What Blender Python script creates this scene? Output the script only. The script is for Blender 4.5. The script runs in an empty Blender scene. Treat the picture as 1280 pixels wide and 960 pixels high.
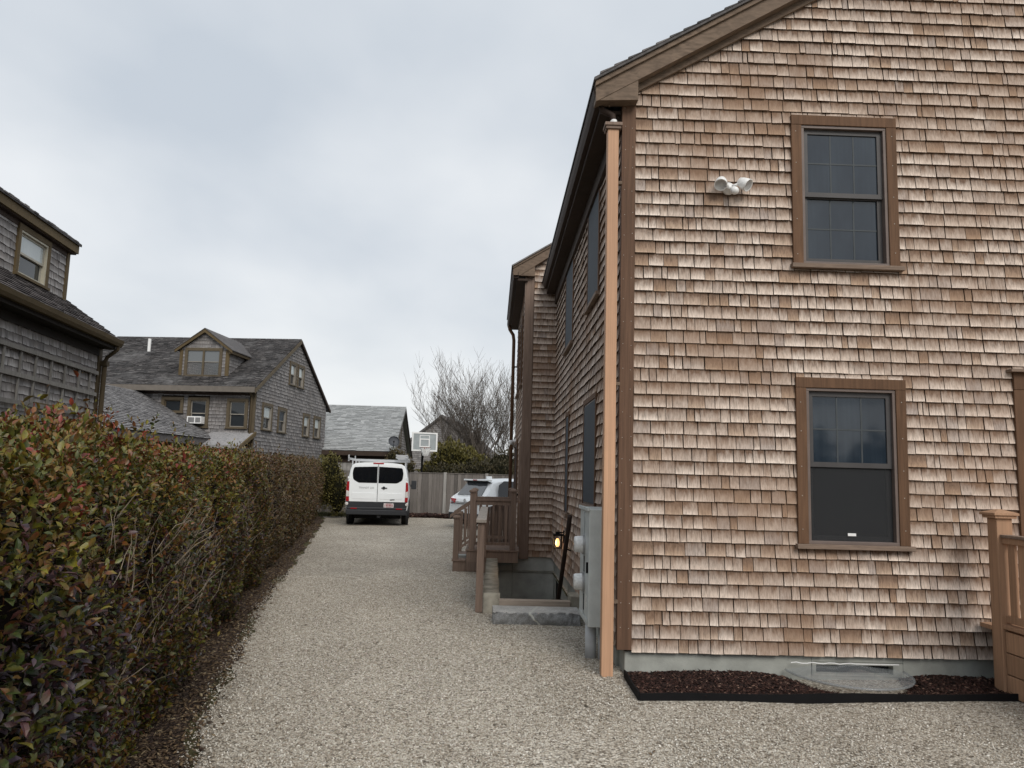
import bpy, math, random
import numpy as np
from mathutils import Vector, Matrix

SC = bpy.context.scene
COL = SC.collection
rng = random.Random(7)
nr = np.random.RandomState(11)
R = math.radians

# ------------------------------------------------------------------ camera
CAM_H = 1.70
def cam_axes(yaw, pit, roll):
    cy, sy = math.cos(yaw), math.sin(yaw)
    f = Vector((sy*math.cos(pit), cy*math.cos(pit), math.sin(pit)))
    r = Vector((cy, -sy, 0)); u = r.cross(f)
    return r*math.cos(roll)+u*math.sin(roll), -r*math.sin(roll)+u*math.cos(roll), f
cr, cu, cf = cam_axes(R(1.27577), R(6.87278), R(1.55558))
cam = bpy.data.cameras.new('camera'); camo = bpy.data.objects.new('camera', cam); COL.objects.link(camo)
M = Matrix((cr, cu, -cf)).transposed().to_4x4(); M.translation = Vector((0, 0, CAM_H))
camo.matrix_world = M
cam.sensor_width = 36; cam.lens = 960.2/1280*36; cam.clip_start = .05; cam.clip_end = 2000
SC.camera = camo

# ------------------------------------------------------------------ world, sun, exposure
SUN_EL, SUN_AZ = R(40), R(160)     # azimuth from +Y (the view) towards +X: behind the camera, to its right
W = bpy.data.worlds.new('World'); SC.world = W; W.use_nodes = True
wn, wl = W.node_tree.nodes, W.node_tree.links
wn.clear()
def wnode(t, **k):
    n = wn.new(t)
    for a, b in k.items(): setattr(n, a, b)
    return n
out = wnode('ShaderNodeOutputWorld')
sky = wnode('ShaderNodeTexSky', sky_type='NISHITA'); sky.sun_disc = False
sky.sun_elevation = SUN_EL; sky.sun_rotation = SUN_AZ; sky.air_density = 1.0; sky.dust_density = 3.0
bg1 = wnode('ShaderNodeBackground'); bg1.inputs[1].default_value = .06
wl.new(sky.outputs[0], bg1.inputs[0])
tc = wnode('ShaderNodeTexCoord')
sep = wnode('ShaderNodeSeparateXYZ'); wl.new(tc.outputs['Generated'], sep.inputs[0])
# project the cloud layer on a flat ceiling so that clouds flatten towards the horizon
zc = wnode('ShaderNodeMath', operation='MAXIMUM'); wl.new(sep.outputs[2], zc.inputs[0]); zc.inputs[1].default_value = 0.0
za = wnode('ShaderNodeMath', operation='ADD'); wl.new(zc.outputs[0], za.inputs[0]); za.inputs[1].default_value = .24
dx = wnode('ShaderNodeMath', operation='DIVIDE'); wl.new(sep.outputs[0], dx.inputs[0]); wl.new(za.outputs[0], dx.inputs[1])
dy = wnode('ShaderNodeMath', operation='DIVIDE'); wl.new(sep.outputs[1], dy.inputs[0]); wl.new(za.outputs[0], dy.inputs[1])
cmb = wnode('ShaderNodeCombineXYZ'); wl.new(dx.outputs[0], cmb.inputs[0]); wl.new(dy.outputs[0], cmb.inputs[1])
mp = wnode('ShaderNodeMapping'); mp.inputs['Scale'].default_value = (1.0, .75, 1); mp.inputs['Rotation'].default_value = (0, 0, R(-25)); mp.inputs['Location'].default_value = (7.4, 2.3, 0)
wl.new(cmb.outputs[0], mp.inputs[0])
nz = wnode('ShaderNodeTexNoise'); nz.inputs['Scale'].default_value = 1.7; nz.inputs['Detail'].default_value = 5; nz.inputs['Roughness'].default_value = .45; nz.inputs['Distortion'].default_value = .1
wl.new(mp.outputs[0], nz.inputs['Vector'])
cramp = wnode('ShaderNodeValToRGB'); e = cramp.color_ramp.elements
e[0].position = .30; e[0].color = (.52, .57, .63, 1); e[1].position = .70; e[1].color = (.745, .77, .795, 1)
wl.new(nz.outputs[0], cramp.inputs[0])
hz = wnode('ShaderNodeMapRange'); hz.inputs[1].default_value = .02; hz.inputs[2].default_value = .26; hz.inputs[3].default_value = 1; hz.inputs[4].default_value = 0
wl.new(sep.outputs[2], hz.inputs[0])
hzm = wnode('ShaderNodeMath', operation='MULTIPLY'); wl.new(hz.outputs[0], hzm.inputs[0]); hzm.inputs[1].default_value = .72
mixc = wnode('ShaderNodeMix', data_type='RGBA'); wl.new(hzm.outputs[0], mixc.inputs[0]); wl.new(cramp.outputs[0], mixc.inputs[6]); mixc.inputs[7].default_value = (.88, .89, .875, 1)
bg2 = wnode('ShaderNodeBackground'); bg2.inputs[1].default_value = .82
wl.new(mixc.outputs[2], bg2.inputs[0])
mixs = wnode('ShaderNodeMixShader'); mixs.inputs[0].default_value = .93
wl.new(bg1.outputs[0], mixs.inputs[1]); wl.new(bg2.outputs[0], mixs.inputs[2]); wl.new(mixs.outputs[0], out.inputs[0])

sun = bpy.data.lights.new('sun', 'SUN'); sun.energy = 1.5; sun.angle = R(30); sun.color = (1, .95, .88)
suno = bpy.data.objects.new('sun', sun); COL.objects.link(suno)
sd = Vector((math.sin(SUN_AZ)*math.cos(SUN_EL), math.cos(SUN_AZ)*math.cos(SUN_EL), math.sin(SUN_EL)))
suno.rotation_euler = sd.to_track_quat('Z', 'Y').to_euler()
SC.view_settings.view_transform = 'Standard'; SC.view_settings.look = 'None'
SC.view_settings.exposure = 0.52; SC.view_settings.gamma = 1
SC.cycles.max_bounces = 6

# ------------------------------------------------------------------ mesh helpers
class F:                                   # a local frame: origin, u, v, n
    def __init__(s, O, U, V, N):
        s.O, s.U, s.V, s.N = Vector(O), Vector(U).normalized(), Vector(V).normalized(), Vector(N).normalized()
        s.flip = s.U.cross(s.V).dot(s.N) < 0
    def p(s, u, v, n=0): return s.O+s.U*u+s.V*v+s.N*n
WORLD = F((0, 0, 0), (1, 0, 0), (0, 1, 0), (0, 0, 1))

BASE = {}
class MB:
    def __init__(s): s.v = []; s.f = []; s.uv = []; s.has_uv = False
    def face(s, pts, uv=None, flip=False):
        b = len(s.v); s.v += [tuple(p) for p in pts]; idx = list(range(b, b+len(pts)))
        if flip: idx.reverse()
        s.f.append(idx)
        if uv: s.has_uv = True
        u = list(uv) if uv else [(0, 0)]*len(pts)
        if flip: u.reverse()
        s.uv += u
    def hexa(s, p):                          # 8 points: bottom ring 0-3 (ccw from above), top ring 4-7
        b = len(s.v); s.v += [tuple(q) for q in p]
        d = (Vector(p[1])-Vector(p[0])).cross(Vector(p[3])-Vector(p[0])).dot(Vector(p[4])-Vector(p[0]))
        fs = [(3, 2, 1, 0), (4, 5, 6, 7), (0, 1, 5, 4), (1, 2, 6, 5), (2, 3, 7, 6), (3, 0, 4, 7)]
        for f in fs:
            s.f.append([b+i for i in (f if d > 0 else f[::-1])]); s.uv += [(0, 0)]*4
        return s
    def box(s, x0, x1, y0, y1, z0, z1, fr=WORLD):
        return s.hexa([fr.p(*q) for q in ((x0, y0, z0), (x1, y0, z0), (x1, y1, z0), (x0, y1, z0), (x0, y0, z1), (x1, y0, z1), (x1, y1, z1), (x0, y1, z1))])
    def prism(s, pts, d):                    # planar polygon pushed along vector d
        pts = [Vector(q) for q in pts]; d = Vector(d); n = len(pts); b = len(s.v)
        nn = sum(((pts[i]-pts[0]).cross(pts[i+1]-pts[0]) for i in range(1, n-1)), Vector())
        if nn.dot(d) < 0: pts.reverse()
        s.v += [tuple(q) for q in pts]+[tuple(q+d) for q in pts]
        s.f.append([b+i for i in range(n)][::-1]); s.f.append([b+n+i for i in range(n)])
        for i in range(n): j = (i+1) % n; s.f.append([b+i, b+j, b+n+j, b+n+i])
        s.uv += [(0, 0)]*(2*n+4*n)
        return s
    def tube(s, pts, r, n=8, cap=True):      # r: number or list
        pts = [Vector(q) for q in pts]; rs = r if isinstance(r, (list, tuple)) else [r]*len(pts); b = len(s.v)
        prev = None
        for i, p in enumerate(pts):
            t = (pts[min(i+1, len(pts)-1)]-pts[max(i-1, 0)]).normalized()
            a = prev if prev else (Vector((0, 0, 1)) if abs(t.z) < .9 else Vector((1, 0, 0)))
            x = (a-t*a.dot(t)).normalized(); y = t.cross(x); prev = x
            for k in range(n):
                an = 2*math.pi*k/n; s.v.append(tuple(p+x*(rs[i]*math.cos(an))+y*(rs[i]*math.sin(an))))
        for i in range(len(pts)-1):
            for k in range(n):
                k2 = (k+1) % n; s.f.append([b+i*n+k, b+i*n+k2, b+(i+1)*n+k2, b+(i+1)*n+k]); s.uv += [(0, 0)]*4
        if cap:
            s.f.append([b+k for k in range(n)][::-1]); e_ = b+(len(pts)-1)*n; s.f.append([e_+k for k in range(n)]); s.uv += [(0, 0)]*(2*n)
        return s
    def lathe(s, prof, c, axis=(0, 0, 1), n=16):   # prof: (radius, height along axis)
        ax = Vector(axis).normalized(); c = Vector(c)
        return s.tube_rings([(c+ax*h, r_) for r_, h in prof], ax, n)
    def tube_rings(s, rings, ax, n):
        a = Vector((0, 0, 1)) if abs(ax.z) < .9 else Vector((1, 0, 0)); x = (a-ax*a.dot(ax)).normalized(); y = ax.cross(x); b = len(s.v)
        for p, r_ in rings:
            for k in range(n):
                an = 2*math.pi*k/n; s.v.append(tuple(p+x*(r_*math.cos(an))+y*(r_*math.sin(an))))
        for i in range(len(rings)-1):
            for k in range(n):
                k2 = (k+1) % n; s.f.append([b+i*n+k, b+i*n+k2, b+(i+1)*n+k2, b+(i+1)*n+k]); s.uv += [(0, 0)]*4
        s.f.append([b+k for k in range(n)][::-1]); e_ = b+(len(rings)-1)*n; s.f.append([e_+k for k in range(n)]); s.uv += [(0, 0)]*(2*n)
        return s
    def build(s, name, m, parent=None, bev=0, smooth=False, label=None):
        off = BASE.get(parent.name, Vector()) if parent else Vector()
        me = bpy.data.meshes.new(name)
        me.from_pydata([tuple(Vector(q)-off) for q in s.v] if off.length else s.v, [], s.f)
        if s.has_uv:
            l = me.uv_layers.new(name='uv'); l.data.foreach_set('uv', np.array(s.uv, 'f').ravel())
        me.materials.append(m)
        if smooth: me.shade_smooth()
        o = bpy.data.objects.new(name, me); COL.objects.link(o)
        if parent: o.parent = parent; BASE[o.name] = off
        if bev:
            b = o.modifiers.new('bevel', 'BEVEL'); b.width = bev; b.segments = 2; b.limit_method = 'ANGLE'
        if label: o['label'] = label
        return o

def np_mesh(name, V, Fc, m, parent=None, uv=None, smooth=False):
    V = np.asarray(V, 'f'); Fc = np.asarray(Fc, 'i'); k = Fc.shape[1]
    off = BASE.get(parent.name, Vector()) if parent else Vector()
    V = V-np.array(off, 'f')
    me = bpy.data.meshes.new(name); me.vertices.add(len(V)); me.vertices.foreach_set('co', V.ravel())
    me.loops.add(Fc.size); me.loops.foreach_set('vertex_index', Fc.ravel())
    me.polygons.add(len(Fc)); me.polygons.foreach_set('loop_start', np.arange(0, Fc.size, k, dtype='i')); me.polygons.foreach_set('loop_total', np.full(len(Fc), k, 'i'))
    me.update(calc_edges=True); me.validate()
    me.materials.append(m)
    if smooth: me.shade_smooth()
    o = bpy.data.objects.new(name, me); COL.objects.link(o)
    if parent: o.parent = parent; BASE[o.name] = off
    return o

def tag(o, label=None, cat=None, group=None, kind=None):
    if label: o['label'] = label
    if cat: o['category'] = cat
    if group: o['group'] = group
    if kind: o['kind'] = kind
    return o
def thing(name, label, cat, loc=(0, 0, 0), rotz=0, group=None, local=False):
    o = bpy.data.objects.new(name, None); COL.objects.link(o); o.location = loc; o.rotation_euler = (0, 0, rotz); o.empty_display_size = .2
    BASE[o.name] = Vector() if local else Vector(loc)
    return tag(o, label, cat, group)

# ------------------------------------------------------------------ materials
class NT:
    def __init__(s, name):
        s.m = bpy.data.materials.new(name); s.m.use_nodes = True; s.n = s.m.node_tree.nodes; s.l = s.m.node_tree.links
        s.b = s.n['Principled BSDF']
    def new(s, t, **k):
        n = s.n.new(t)
        for a, b in k.items(): setattr(n, a, b)
        return n
    def pos(s, scale=(1, 1, 1), obj=False):
        mp_ = s.new('ShaderNodeMapping'); mp_.inputs['Scale'].default_value = scale
        if obj: s.l.new(s.new('ShaderNodeTexCoord').outputs['Object'], mp_.inputs[0])
        else: s.l.new(s.new('ShaderNodeNewGeometry').outputs['Position'], mp_.inputs[0])
        return mp_.outputs[0]
    def noise(s, vec, scale=1, detail=4, rough=.55, dist=0):
        n = s.new('ShaderNodeTexNoise'); n.inputs['Scale'].default_value = scale; n.inputs['Detail'].default_value = detail
        n.inputs['Roughness'].default_value = rough; n.inputs['Distortion'].default_value = dist
        s.l.new(vec, n.inputs['Vector']); return n.outputs[0]
    def ramp(s, fac, stops, interp='LINEAR'):
        r = s.new('ShaderNodeValToRGB'); el = r.color_ramp.elements; r.color_ramp.interpolation = interp
        while len(el) < len(stops): el.new(.5)
        for e_, (p, c) in zip(el, stops): e_.position = p; e_.color = (*c, 1) if len(c) == 3 else c
        s.l.new(fac, r.inputs[0]); return r.outputs[0]
    def mix(s, fac, a, b, mode='MIX'):
        n = s.new('ShaderNodeMix', data_type='RGBA', blend_type=mode)
        for i, x in ((0, fac), (6, a), (7, b)):
            if isinstance(x, (int, float)): n.inputs[i].default_value = x
            elif isinstance(x, tuple): n.inputs[i].default_value = (*x, 1)
            else: s.l.new(x, n.inputs[i])
        return n.outputs[2]
    def math(s, op, a, b=0.0):
        n = s.new('ShaderNodeMath', operation=op)
        for i, x in ((0, a), (1, b)):
            if isinstance(x, (int, float)): n.inputs[i].default_value = x
            else: s.l.new(x, n.inputs[i])
        return n.outputs[0]
    def rnd(s):
        a = s.new('ShaderNodeNewGeometry').outputs['Random Per Island']; b = s.new('ShaderNodeObjectInfo').outputs['Random']
        return s.math('FRACT', s.math('ADD', a, b))
    def set(s, color=None, rough=None, spec=None, metal=None, ior=None):
        for k, x in (('Base Color', color), ('Roughness', rough), ('Specular IOR Level', spec), ('Metallic', metal), ('IOR', ior)):
            if x is None: continue
            if isinstance(x, tuple): s.b.inputs[k].default_value = (*x, 1)
            elif isinstance(x, (int, float)): s.b.inputs[k].default_value = x
            else: s.l.new(x, s.b.inputs[k])
        return s
    def bump(s, h, strength=.3, dist=.01):
        n = s.new('ShaderNodeBump'); n.inputs['Strength'].default_value = strength; n.inputs['Distance'].default_value = dist
        s.l.new(h, n.inputs['Height']); s.l.new(n.outputs[0], s.b.inputs['Normal']); return s

def mul(c, k): return tuple(x*k for x in c)
def shingle_mat(name, stops, brown, brown_amt=.6, grain=(95, 95, 6), grain_lo=.62, stain=None, rough=.85, drift=None):
    t = NT(name); r = t.rnd(); c = t.ramp(r, stops)
    # browner towards the top: unweathered wood plus the upper course's shadow put in colour
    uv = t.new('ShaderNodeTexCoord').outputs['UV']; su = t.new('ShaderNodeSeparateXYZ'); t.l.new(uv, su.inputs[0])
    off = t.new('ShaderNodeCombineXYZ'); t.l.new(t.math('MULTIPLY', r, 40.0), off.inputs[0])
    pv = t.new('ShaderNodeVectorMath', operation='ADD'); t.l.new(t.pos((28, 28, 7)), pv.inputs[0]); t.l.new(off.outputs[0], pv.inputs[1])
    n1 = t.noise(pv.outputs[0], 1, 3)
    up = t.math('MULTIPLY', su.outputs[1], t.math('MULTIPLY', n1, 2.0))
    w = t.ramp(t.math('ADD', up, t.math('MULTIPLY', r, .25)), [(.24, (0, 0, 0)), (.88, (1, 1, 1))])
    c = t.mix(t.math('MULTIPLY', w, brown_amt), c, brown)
    c = t.mix(1, c, t.ramp(t.math('MULTIPLY', su.outputs[1], .5), [(0, (1.30,)*3), (.06, (1.14,)*3), (.2, (1.02,)*3), (.5, (.92,)*3), (.75, (.38,)*3)]), 'MULTIPLY')  # edge faces coloured dark to deepen the course shadow lines; butt end lightened
    g = t.new('ShaderNodeVectorMath', operation='ADD'); t.l.new(t.pos(grain), g.inputs[0]); t.l.new(off.outputs[0], g.inputs[1])
    gr = t.noise(g.outputs[0], 1, 5, .65)
    c = t.mix(1, c, t.ramp(gr, [(.28, (grain_lo,)*3), (.55, (1, 1, 1)), (.78, (1.12, 1.12, 1.12))]), 'MULTIPLY')
    if drift:                               # tannin drifts: broad uneven browning over the wall
        dn1 = t.noise(t.pos((.55, .55, .8)), 1, 5, .62, .4); c = t.mix(t.ramp(dn1, [(.46, (0,)*3), (.66, (.7,)*3)]), c, drift)
        st_ = t.noise(t.pos((9, 9, .7)), 1, 4, .6); c = t.mix(t.ramp(st_, [(.56, (0,)*3), (.78, (.5,)*3)]), c, mul(drift, .8))
    if stain:
        c = t.mix(t.ramp(t.noise(t.pos((.9, .9, .55)), 1, 5, .6), [(.5, (0, 0, 0)), (.75, (.75, .75, .75))]), c, stain)
    t.set(c, rough, .2).bump(gr, .45, .004); return t.m
def wood_mat(name, c, lo=.6, grain=(40, 40, 2.2), rough=.75, spec=.25, var=.12):
    t = NT(name); g = t.noise(t.pos(grain), 1, 5, .6, .6); b = t.noise(t.pos((3, 3, 1.2)), 1, 4)
    col = t.mix(1, c, t.ramp(g, [(.3, (lo,)*3), (.6, (1, 1, 1)), (.8, (1.15,)*3)]), 'MULTIPLY')
    col = t.mix(t.ramp(b, [(.35, (.5,)*3), (.7, (0, 0, 0))]), col, mul(c, .62))
    rr = t.ramp(t.rnd(), [(0, (1-var,)*3), (1, (1+var,)*3)]); col = t.mix(1, col, rr, 'MULTIPLY')
    t.set(col, rough, spec).bump(g, .25, .003); return t.m
def plain(name, c, rough=.6, spec=.3, metal=0, nscale=6, namt=.15, bump=0, bs=60):
    t = NT(name); n = t.noise(t.pos((nscale,)*3), 1, 5)
    t.set(t.mix(1, c, t.ramp(n, [(.3, (1-namt,)*3), (.7, (1+namt*.5,)*3)]), 'MULTIPLY'), rough, spec, metal)
    if bump: t.bump(t.noise(t.pos((bs,)*3), 1, 4), bump, .004)
    return t.m

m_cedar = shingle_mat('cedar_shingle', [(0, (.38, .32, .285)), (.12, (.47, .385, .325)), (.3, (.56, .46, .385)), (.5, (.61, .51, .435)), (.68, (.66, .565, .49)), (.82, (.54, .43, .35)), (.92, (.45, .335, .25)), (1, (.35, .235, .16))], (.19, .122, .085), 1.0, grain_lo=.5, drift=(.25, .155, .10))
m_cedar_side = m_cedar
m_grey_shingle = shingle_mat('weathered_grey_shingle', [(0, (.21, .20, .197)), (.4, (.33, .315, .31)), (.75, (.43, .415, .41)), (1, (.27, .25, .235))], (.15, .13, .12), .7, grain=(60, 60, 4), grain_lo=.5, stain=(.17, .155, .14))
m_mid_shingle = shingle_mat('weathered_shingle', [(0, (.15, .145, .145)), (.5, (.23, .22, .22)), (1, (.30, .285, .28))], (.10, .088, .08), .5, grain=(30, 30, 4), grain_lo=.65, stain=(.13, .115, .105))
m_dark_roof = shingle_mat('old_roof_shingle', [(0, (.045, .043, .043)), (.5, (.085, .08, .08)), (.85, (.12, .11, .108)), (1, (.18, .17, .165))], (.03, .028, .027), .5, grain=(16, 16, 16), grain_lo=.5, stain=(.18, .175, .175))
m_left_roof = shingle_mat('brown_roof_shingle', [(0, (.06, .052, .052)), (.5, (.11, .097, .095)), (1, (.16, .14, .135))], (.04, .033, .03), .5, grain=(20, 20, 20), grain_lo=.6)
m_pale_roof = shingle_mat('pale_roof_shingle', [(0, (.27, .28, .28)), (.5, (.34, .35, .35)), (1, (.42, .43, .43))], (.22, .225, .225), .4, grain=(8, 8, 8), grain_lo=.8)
m_trim = wood_mat('brown_trim', (.155, .085, .048), .6)
m_corner = wood_mat('corner_board_wood', (.155, .088, .056), .55, (45, 45, 1.5))
m_rake = wood_mat('rake_wood', (.20, .145, .105), .5, (9, 40, 30))
m_sill = wood_mat('sill_wood', (.26, .19, .145), .6, (4, 40, 40))
m_fresh = wood_mat('fresh_cedar', (.56, .335, .21), .72, (70, 70, 1.0), .6)
m_deck = wood_mat('deck_wood', (.25, .18, .142), .6)
m_deck_r = wood_mat('new_deck_wood', (.48, .29, .18), .68, (50, 50, 1.6))
m_gutter = plain('bronze_gutter', (.05, .034, .027), .7, .2)
m_soffit = plain('dark_soffit', (.05, .034, .026), .8)
m_conc = plain('concrete', (.36, .37, .34), .9, .2, 0, 5, .25, .4, 90)
m_conc_dark = plain('damp_concrete', (.40, .415, .395), .9, .2, 0, 2.2, .4, .3, 60)
m_conc_pale = plain('rough_concrete', (.36, .33, .27), .95, .2, 0, 7, .45, 1.0, 45)
m_black = plain('black_plastic', (.008, .008, .009), .8, .15)
m_sash = plain('dark_sash', (.062, .058, .058), .5, .35)
m_frame = plain('taupe_frame', (.15, .115, .10), .5, .35)
m_white = plain('white_plastic', (.80, .80, .79), .4, .4, 0, 30, .06)
m_meter = plain('grey_meter_paint', (.50, .535, .53), .45, .4, .0, 10, .12)
m_pvc = plain('grey_conduit', (.52, .54, .56), .5, .4)
m_olive = wood_mat('olive_trim', (.135, .098, .05), .7)
m_olive_d = wood_mat('dark_olive_trim', (.085, .063, .036), .7)
m_mid_trim = plain('mid_brown_trim', (.105, .082, .052), .7)
m_interior = plain('interior_dark', (.008, .008, .009), .9)
def glass_mat(name, c, ior=1.9, rough=.02, curtain=None):
    t = NT(name)
    col = c
    if curtain:                              # curtain folds standing behind the pane
        wv = t.noise(t.pos((26, 26, .8)), 1, 2); wv2 = t.noise(t.pos((2.2, 2.2, 1.1)), 1, 3, .6); col = t.mix(t.math('MULTIPLY', t.ramp(wv, [(.3, (.45,)*3), (.7, (1,)*3)]), t.ramp(wv2, [(.35, (.1,)*3), (.7, (1,)*3)])), c, curtain)
    t.set(col, rough, .5, 0, ior); t.bump(t.noise(t.pos((1.3, 1.3, 1.3)), 1, 1), .05, .02); return t.m
m_glass = glass_mat('window_glass', (.010, .017, .027), 1.6, .055, (.032, .045, .060))
m_glass_dark = glass_mat('dim_glass', (.02, .022, .025), 1.7, .06)
m_glass_side = glass_mat('side_glass', (.04, .052, .066), 1.35, .35)
m_glass_pale = glass_mat('pale_blind_glass', (.42, .47, .48), 1.5, .05, (.52, .57, .57))
m_glass_mid = glass_mat('house_glass', (.022, .026, .03), 1.5, .03)
m_glass_grey = glass_mat('grey_blind_glass', (.13, .14, .145), 1.7, .05)
m_muntin = plain('inner_grille', (.055, .064, .07), .6)
def screen_mat():
    t = NT('insect_screen'); t.b.inputs['Base Color'].default_value = (.05, .052, .055, 1); t.b.inputs['Roughness'].default_value = .9; t.b.inputs['Specular IOR Level'].default_value = .1
    tr = t.new('ShaderNodeBsdfTransparent'); mx = t.new('ShaderNodeMixShader'); mx.inputs[0].default_value = .42
    t.l.new(tr.outputs[0], mx.inputs[1]); t.l.new(t.b.outputs[0], mx.inputs[2]); t.l.new(mx.outputs[0], t.n['Material Output'].inputs[0]); return t.m
m_screen = screen_mat()

# ------------------------------------------------------------------ shingle courses
def row_parts(a, b, vb, exp, ov, holes):
    """stretches (u0, u1, bottom, top) of one course round rectangular openings (u0, u1, v0, v1)"""
    parts = [(a, b, vb, vb+exp*ov)]
    for h0, h1, c, d in holes:
        nx = []
        for (p, q, lo, hi) in parts:
            if h1 <= p or h0 >= q or vb+exp <= c or vb >= d: nx.append((p, q, lo, min(hi, c) if (h1 > p and h0 < q and vb+exp <= c and hi > c) else hi)); continue
            if h0 > p: nx.append((p, h0, lo, hi))
            if vb < c-.02: nx.append((max(p, h0), min(q, h1), lo, c))
            elif vb+exp > d+.02: nx.append((max(p, h0), min(q, h1), d, hi))
            if h1 < q: nx.append((h1, q, lo, hi))
        parts = nx
    return [x for x in parts if x[1]-x[0] > .015]
def shingles(mb, fr, v0, rows, exp, wr, spans, th=(.011, .018), ov=1.22, keep=None, rg=None, gap=.0035, jit=.004, holes=()):
    """courses of wedge shingles on frame fr; spans(v) gives the open (u0, u1) stretches of the course at height v"""
    rg = rg or rng
    for r in range(rows):
        vb = v0+r*exp
        for (a0, b0, vlo, vhi) in [x for sp_ in spans(vb+exp*.5) for x in row_parts(sp_[0], sp_[1], vb, exp, ov, holes)]:
            u = a0
            while u < b0-.01:
                w = rg.uniform(*wr) if rg.random() < .8 else rg.uniform(wr[0]*.6, wr[0]*1.1)
                e_ = min(u+w, b0)
                if b0-e_ < .03: e_ = b0
                t = rg.uniform(*th); j = rg.uniform(-jit, jit); sk = rg.uniform(-1, 1)*jit*.7; cup = rg.uniform(-.0015, .0025)
                spec = (u+gap*rg.uniform(.2, .8), e_-gap*rg.uniform(.2, .8), vlo+(j if vlo == vb else .002), vhi, t, sk if vlo == vb else 0, cup)
                if keep is None or keep(spec): one_shingle(mb, fr, spec)
                u = e_
def one_shingle(mb, fr, s, full=None):
    u0, u1, va, vb, t, sk, cup = s
    A, B = fr.p(u0, va-sk, t), fr.p(u1, va+sk, t+cup); C, D = fr.p(u1, vb, .004), fr.p(u0, vb, .004)
    a, b = fr.p(u0, va-sk, 0), fr.p(u1, va+sk, 0)
    k = len(mb.v); mb.v += [tuple(A), tuple(B), tuple(C), tuple(D), tuple(a), tuple(b)]
    fs = [[k, k+1, k+2, k+3], [k+4, k+5, k+1, k], [k+4, k, k+3], [k+1, k+5, k+2]]
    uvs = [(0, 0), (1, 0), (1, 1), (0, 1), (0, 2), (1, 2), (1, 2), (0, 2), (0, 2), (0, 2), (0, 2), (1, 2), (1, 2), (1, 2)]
    if fr.flip:
        fs = [f[::-1] for f in fs]; uvs = uvs[3::-1]+uvs[7:3:-1]+uvs[10:7:-1]+uvs[13:10:-1]
    mb.f += fs; mb.uv += uvs; mb.has_uv = True
def cut(span, holes):                        # subtract hole intervals from one span
    res = [span]
    for h0, h1 in holes:
        nx = []
        for a, b in res:
            if h1 <= a or h0 >= b: nx.append((a, b)); continue
            if h0 > a: nx.append((a, h0))
            if h1 < b: nx.append((h1, b))
        res = nx
    return [(a, b) for a, b in res if b-a > .015]

# ------------------------------------------------------------------ windows (casing part with frame, sashes, panes, sill ...)
def window(parent, fr, u0, u1, v0, v1, cas=.09, glass=None, glass2=None, mc=None, mf=None, ms=None, msill=None, muntin=(3, 2), screen=False,
           proud=.045, name='window', sill=True, split=.5, dbl=True, detail=True, label=None, fw=.032):
    mc, mf, ms, msill = mc or m_trim, mf or m_frame, ms or m_sash, msill or m_sill
    glass = glass or m_glass; glass2 = glass2 or glass
    m = MB()
    m.box(u0, u0+cas, v0, v1-cas, -.06, proud, fr); m.box(u1-cas, u1, v0, v1-cas, -.06, proud, fr); m.box(u0, u1, v1-cas, v1, -.06, proud+.003, fr)
    w = m.build(name, mc, parent, bev=.004 if detail else 0, label=label)
    a, b, c, d = u0+cas, u1-cas, v0, v1-cas
    f = MB(); pf = proud-.012
    f.box(a, a+fw, c+fw, d-fw, -.06, pf, fr); f.box(b-fw, b, c+fw, d-fw, -.06, pf, fr); f.box(a, b, c, c+fw, -.06, pf+.002, fr); f.box(a, b, d-fw, d, -.06, pf+.002, fr)
    f.build('window_frame', mf, w, bev=.003 if detail else 0)
    if sill: MB().box(u0-.02, u1+.03, v0-.042, v0, -.03, proud+.03, fr).build('sill', msill, w, bev=.004 if detail else 0)
    a, b, c, d = a+fw, b-fw, c+fw, d-fw
    mid = c+(d-c)*split
    def sash(v0_, v1_, n0, n1, sw, g, mt):
        s_ = MB(); s_.box(a, a+sw, v0_, v1_, n0, n1, fr); s_.box(b-sw, b, v0_, v1_, n0, n1, fr); s_.box(a+sw, b-sw, v0_, v0_+sw, n0, n1, fr); s_.box(a+sw, b-sw, v1_-sw, v1_, n0, n1, fr)
        s_.build('sash', ms, w)
        MB().box(a+sw, b-sw, v0_+sw, v1_-sw, n0-.004, n0+.008, fr).build('pane', g, w)
        if mt:
            g_ = MB(); nu, nv = mt; iu, iv = b-a-2*sw, v1_-v0_-2*sw
            for k in range(1, nu): x = a+sw+iu*k/nu; g_.box(x-.007, x+.007, v0_+sw, v1_-sw, n0+.008, n0+.011, fr)
            for k in range(1, nv): y = v0_+sw+iv*k/nv; g_.box(a+sw, b-sw, y-.007, y+.007, n0+.0081, n0+.0118, fr)
            g_.build('muntin', m_muntin, w)
    sw = .045 if detail else .035
    if dbl:
        sash(mid-.015, d, -.022, .0, sw, glass, muntin); sash(c, mid+.02, -.052, -.026, sw, glass2, muntin if muntin and not screen else None)
        if screen: MB().box(a+.004, b-.004, c+.004, mid-.018, -.018, -.016, fr).build('insect_screen', m_screen, w)
    else: sash(c, d, -.04, -.015, sw, glass, muntin)
    return w

# ================================================================== GROUND
EY = [-8, 0, 2, 4.7, 6.1, 10.5, 18.5, 27.7, 31]; EX = [1.2, -.62, -1.07, -1.69, -2.03, -2.95, -4.28, -5.9, -6.6]
def edge(y): return float(np.interp(y, EY, EX))
HX0, HX1, HY0, HY1 = .13, 1.15, 9.62, 14.34       # the stairwell opening

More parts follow.
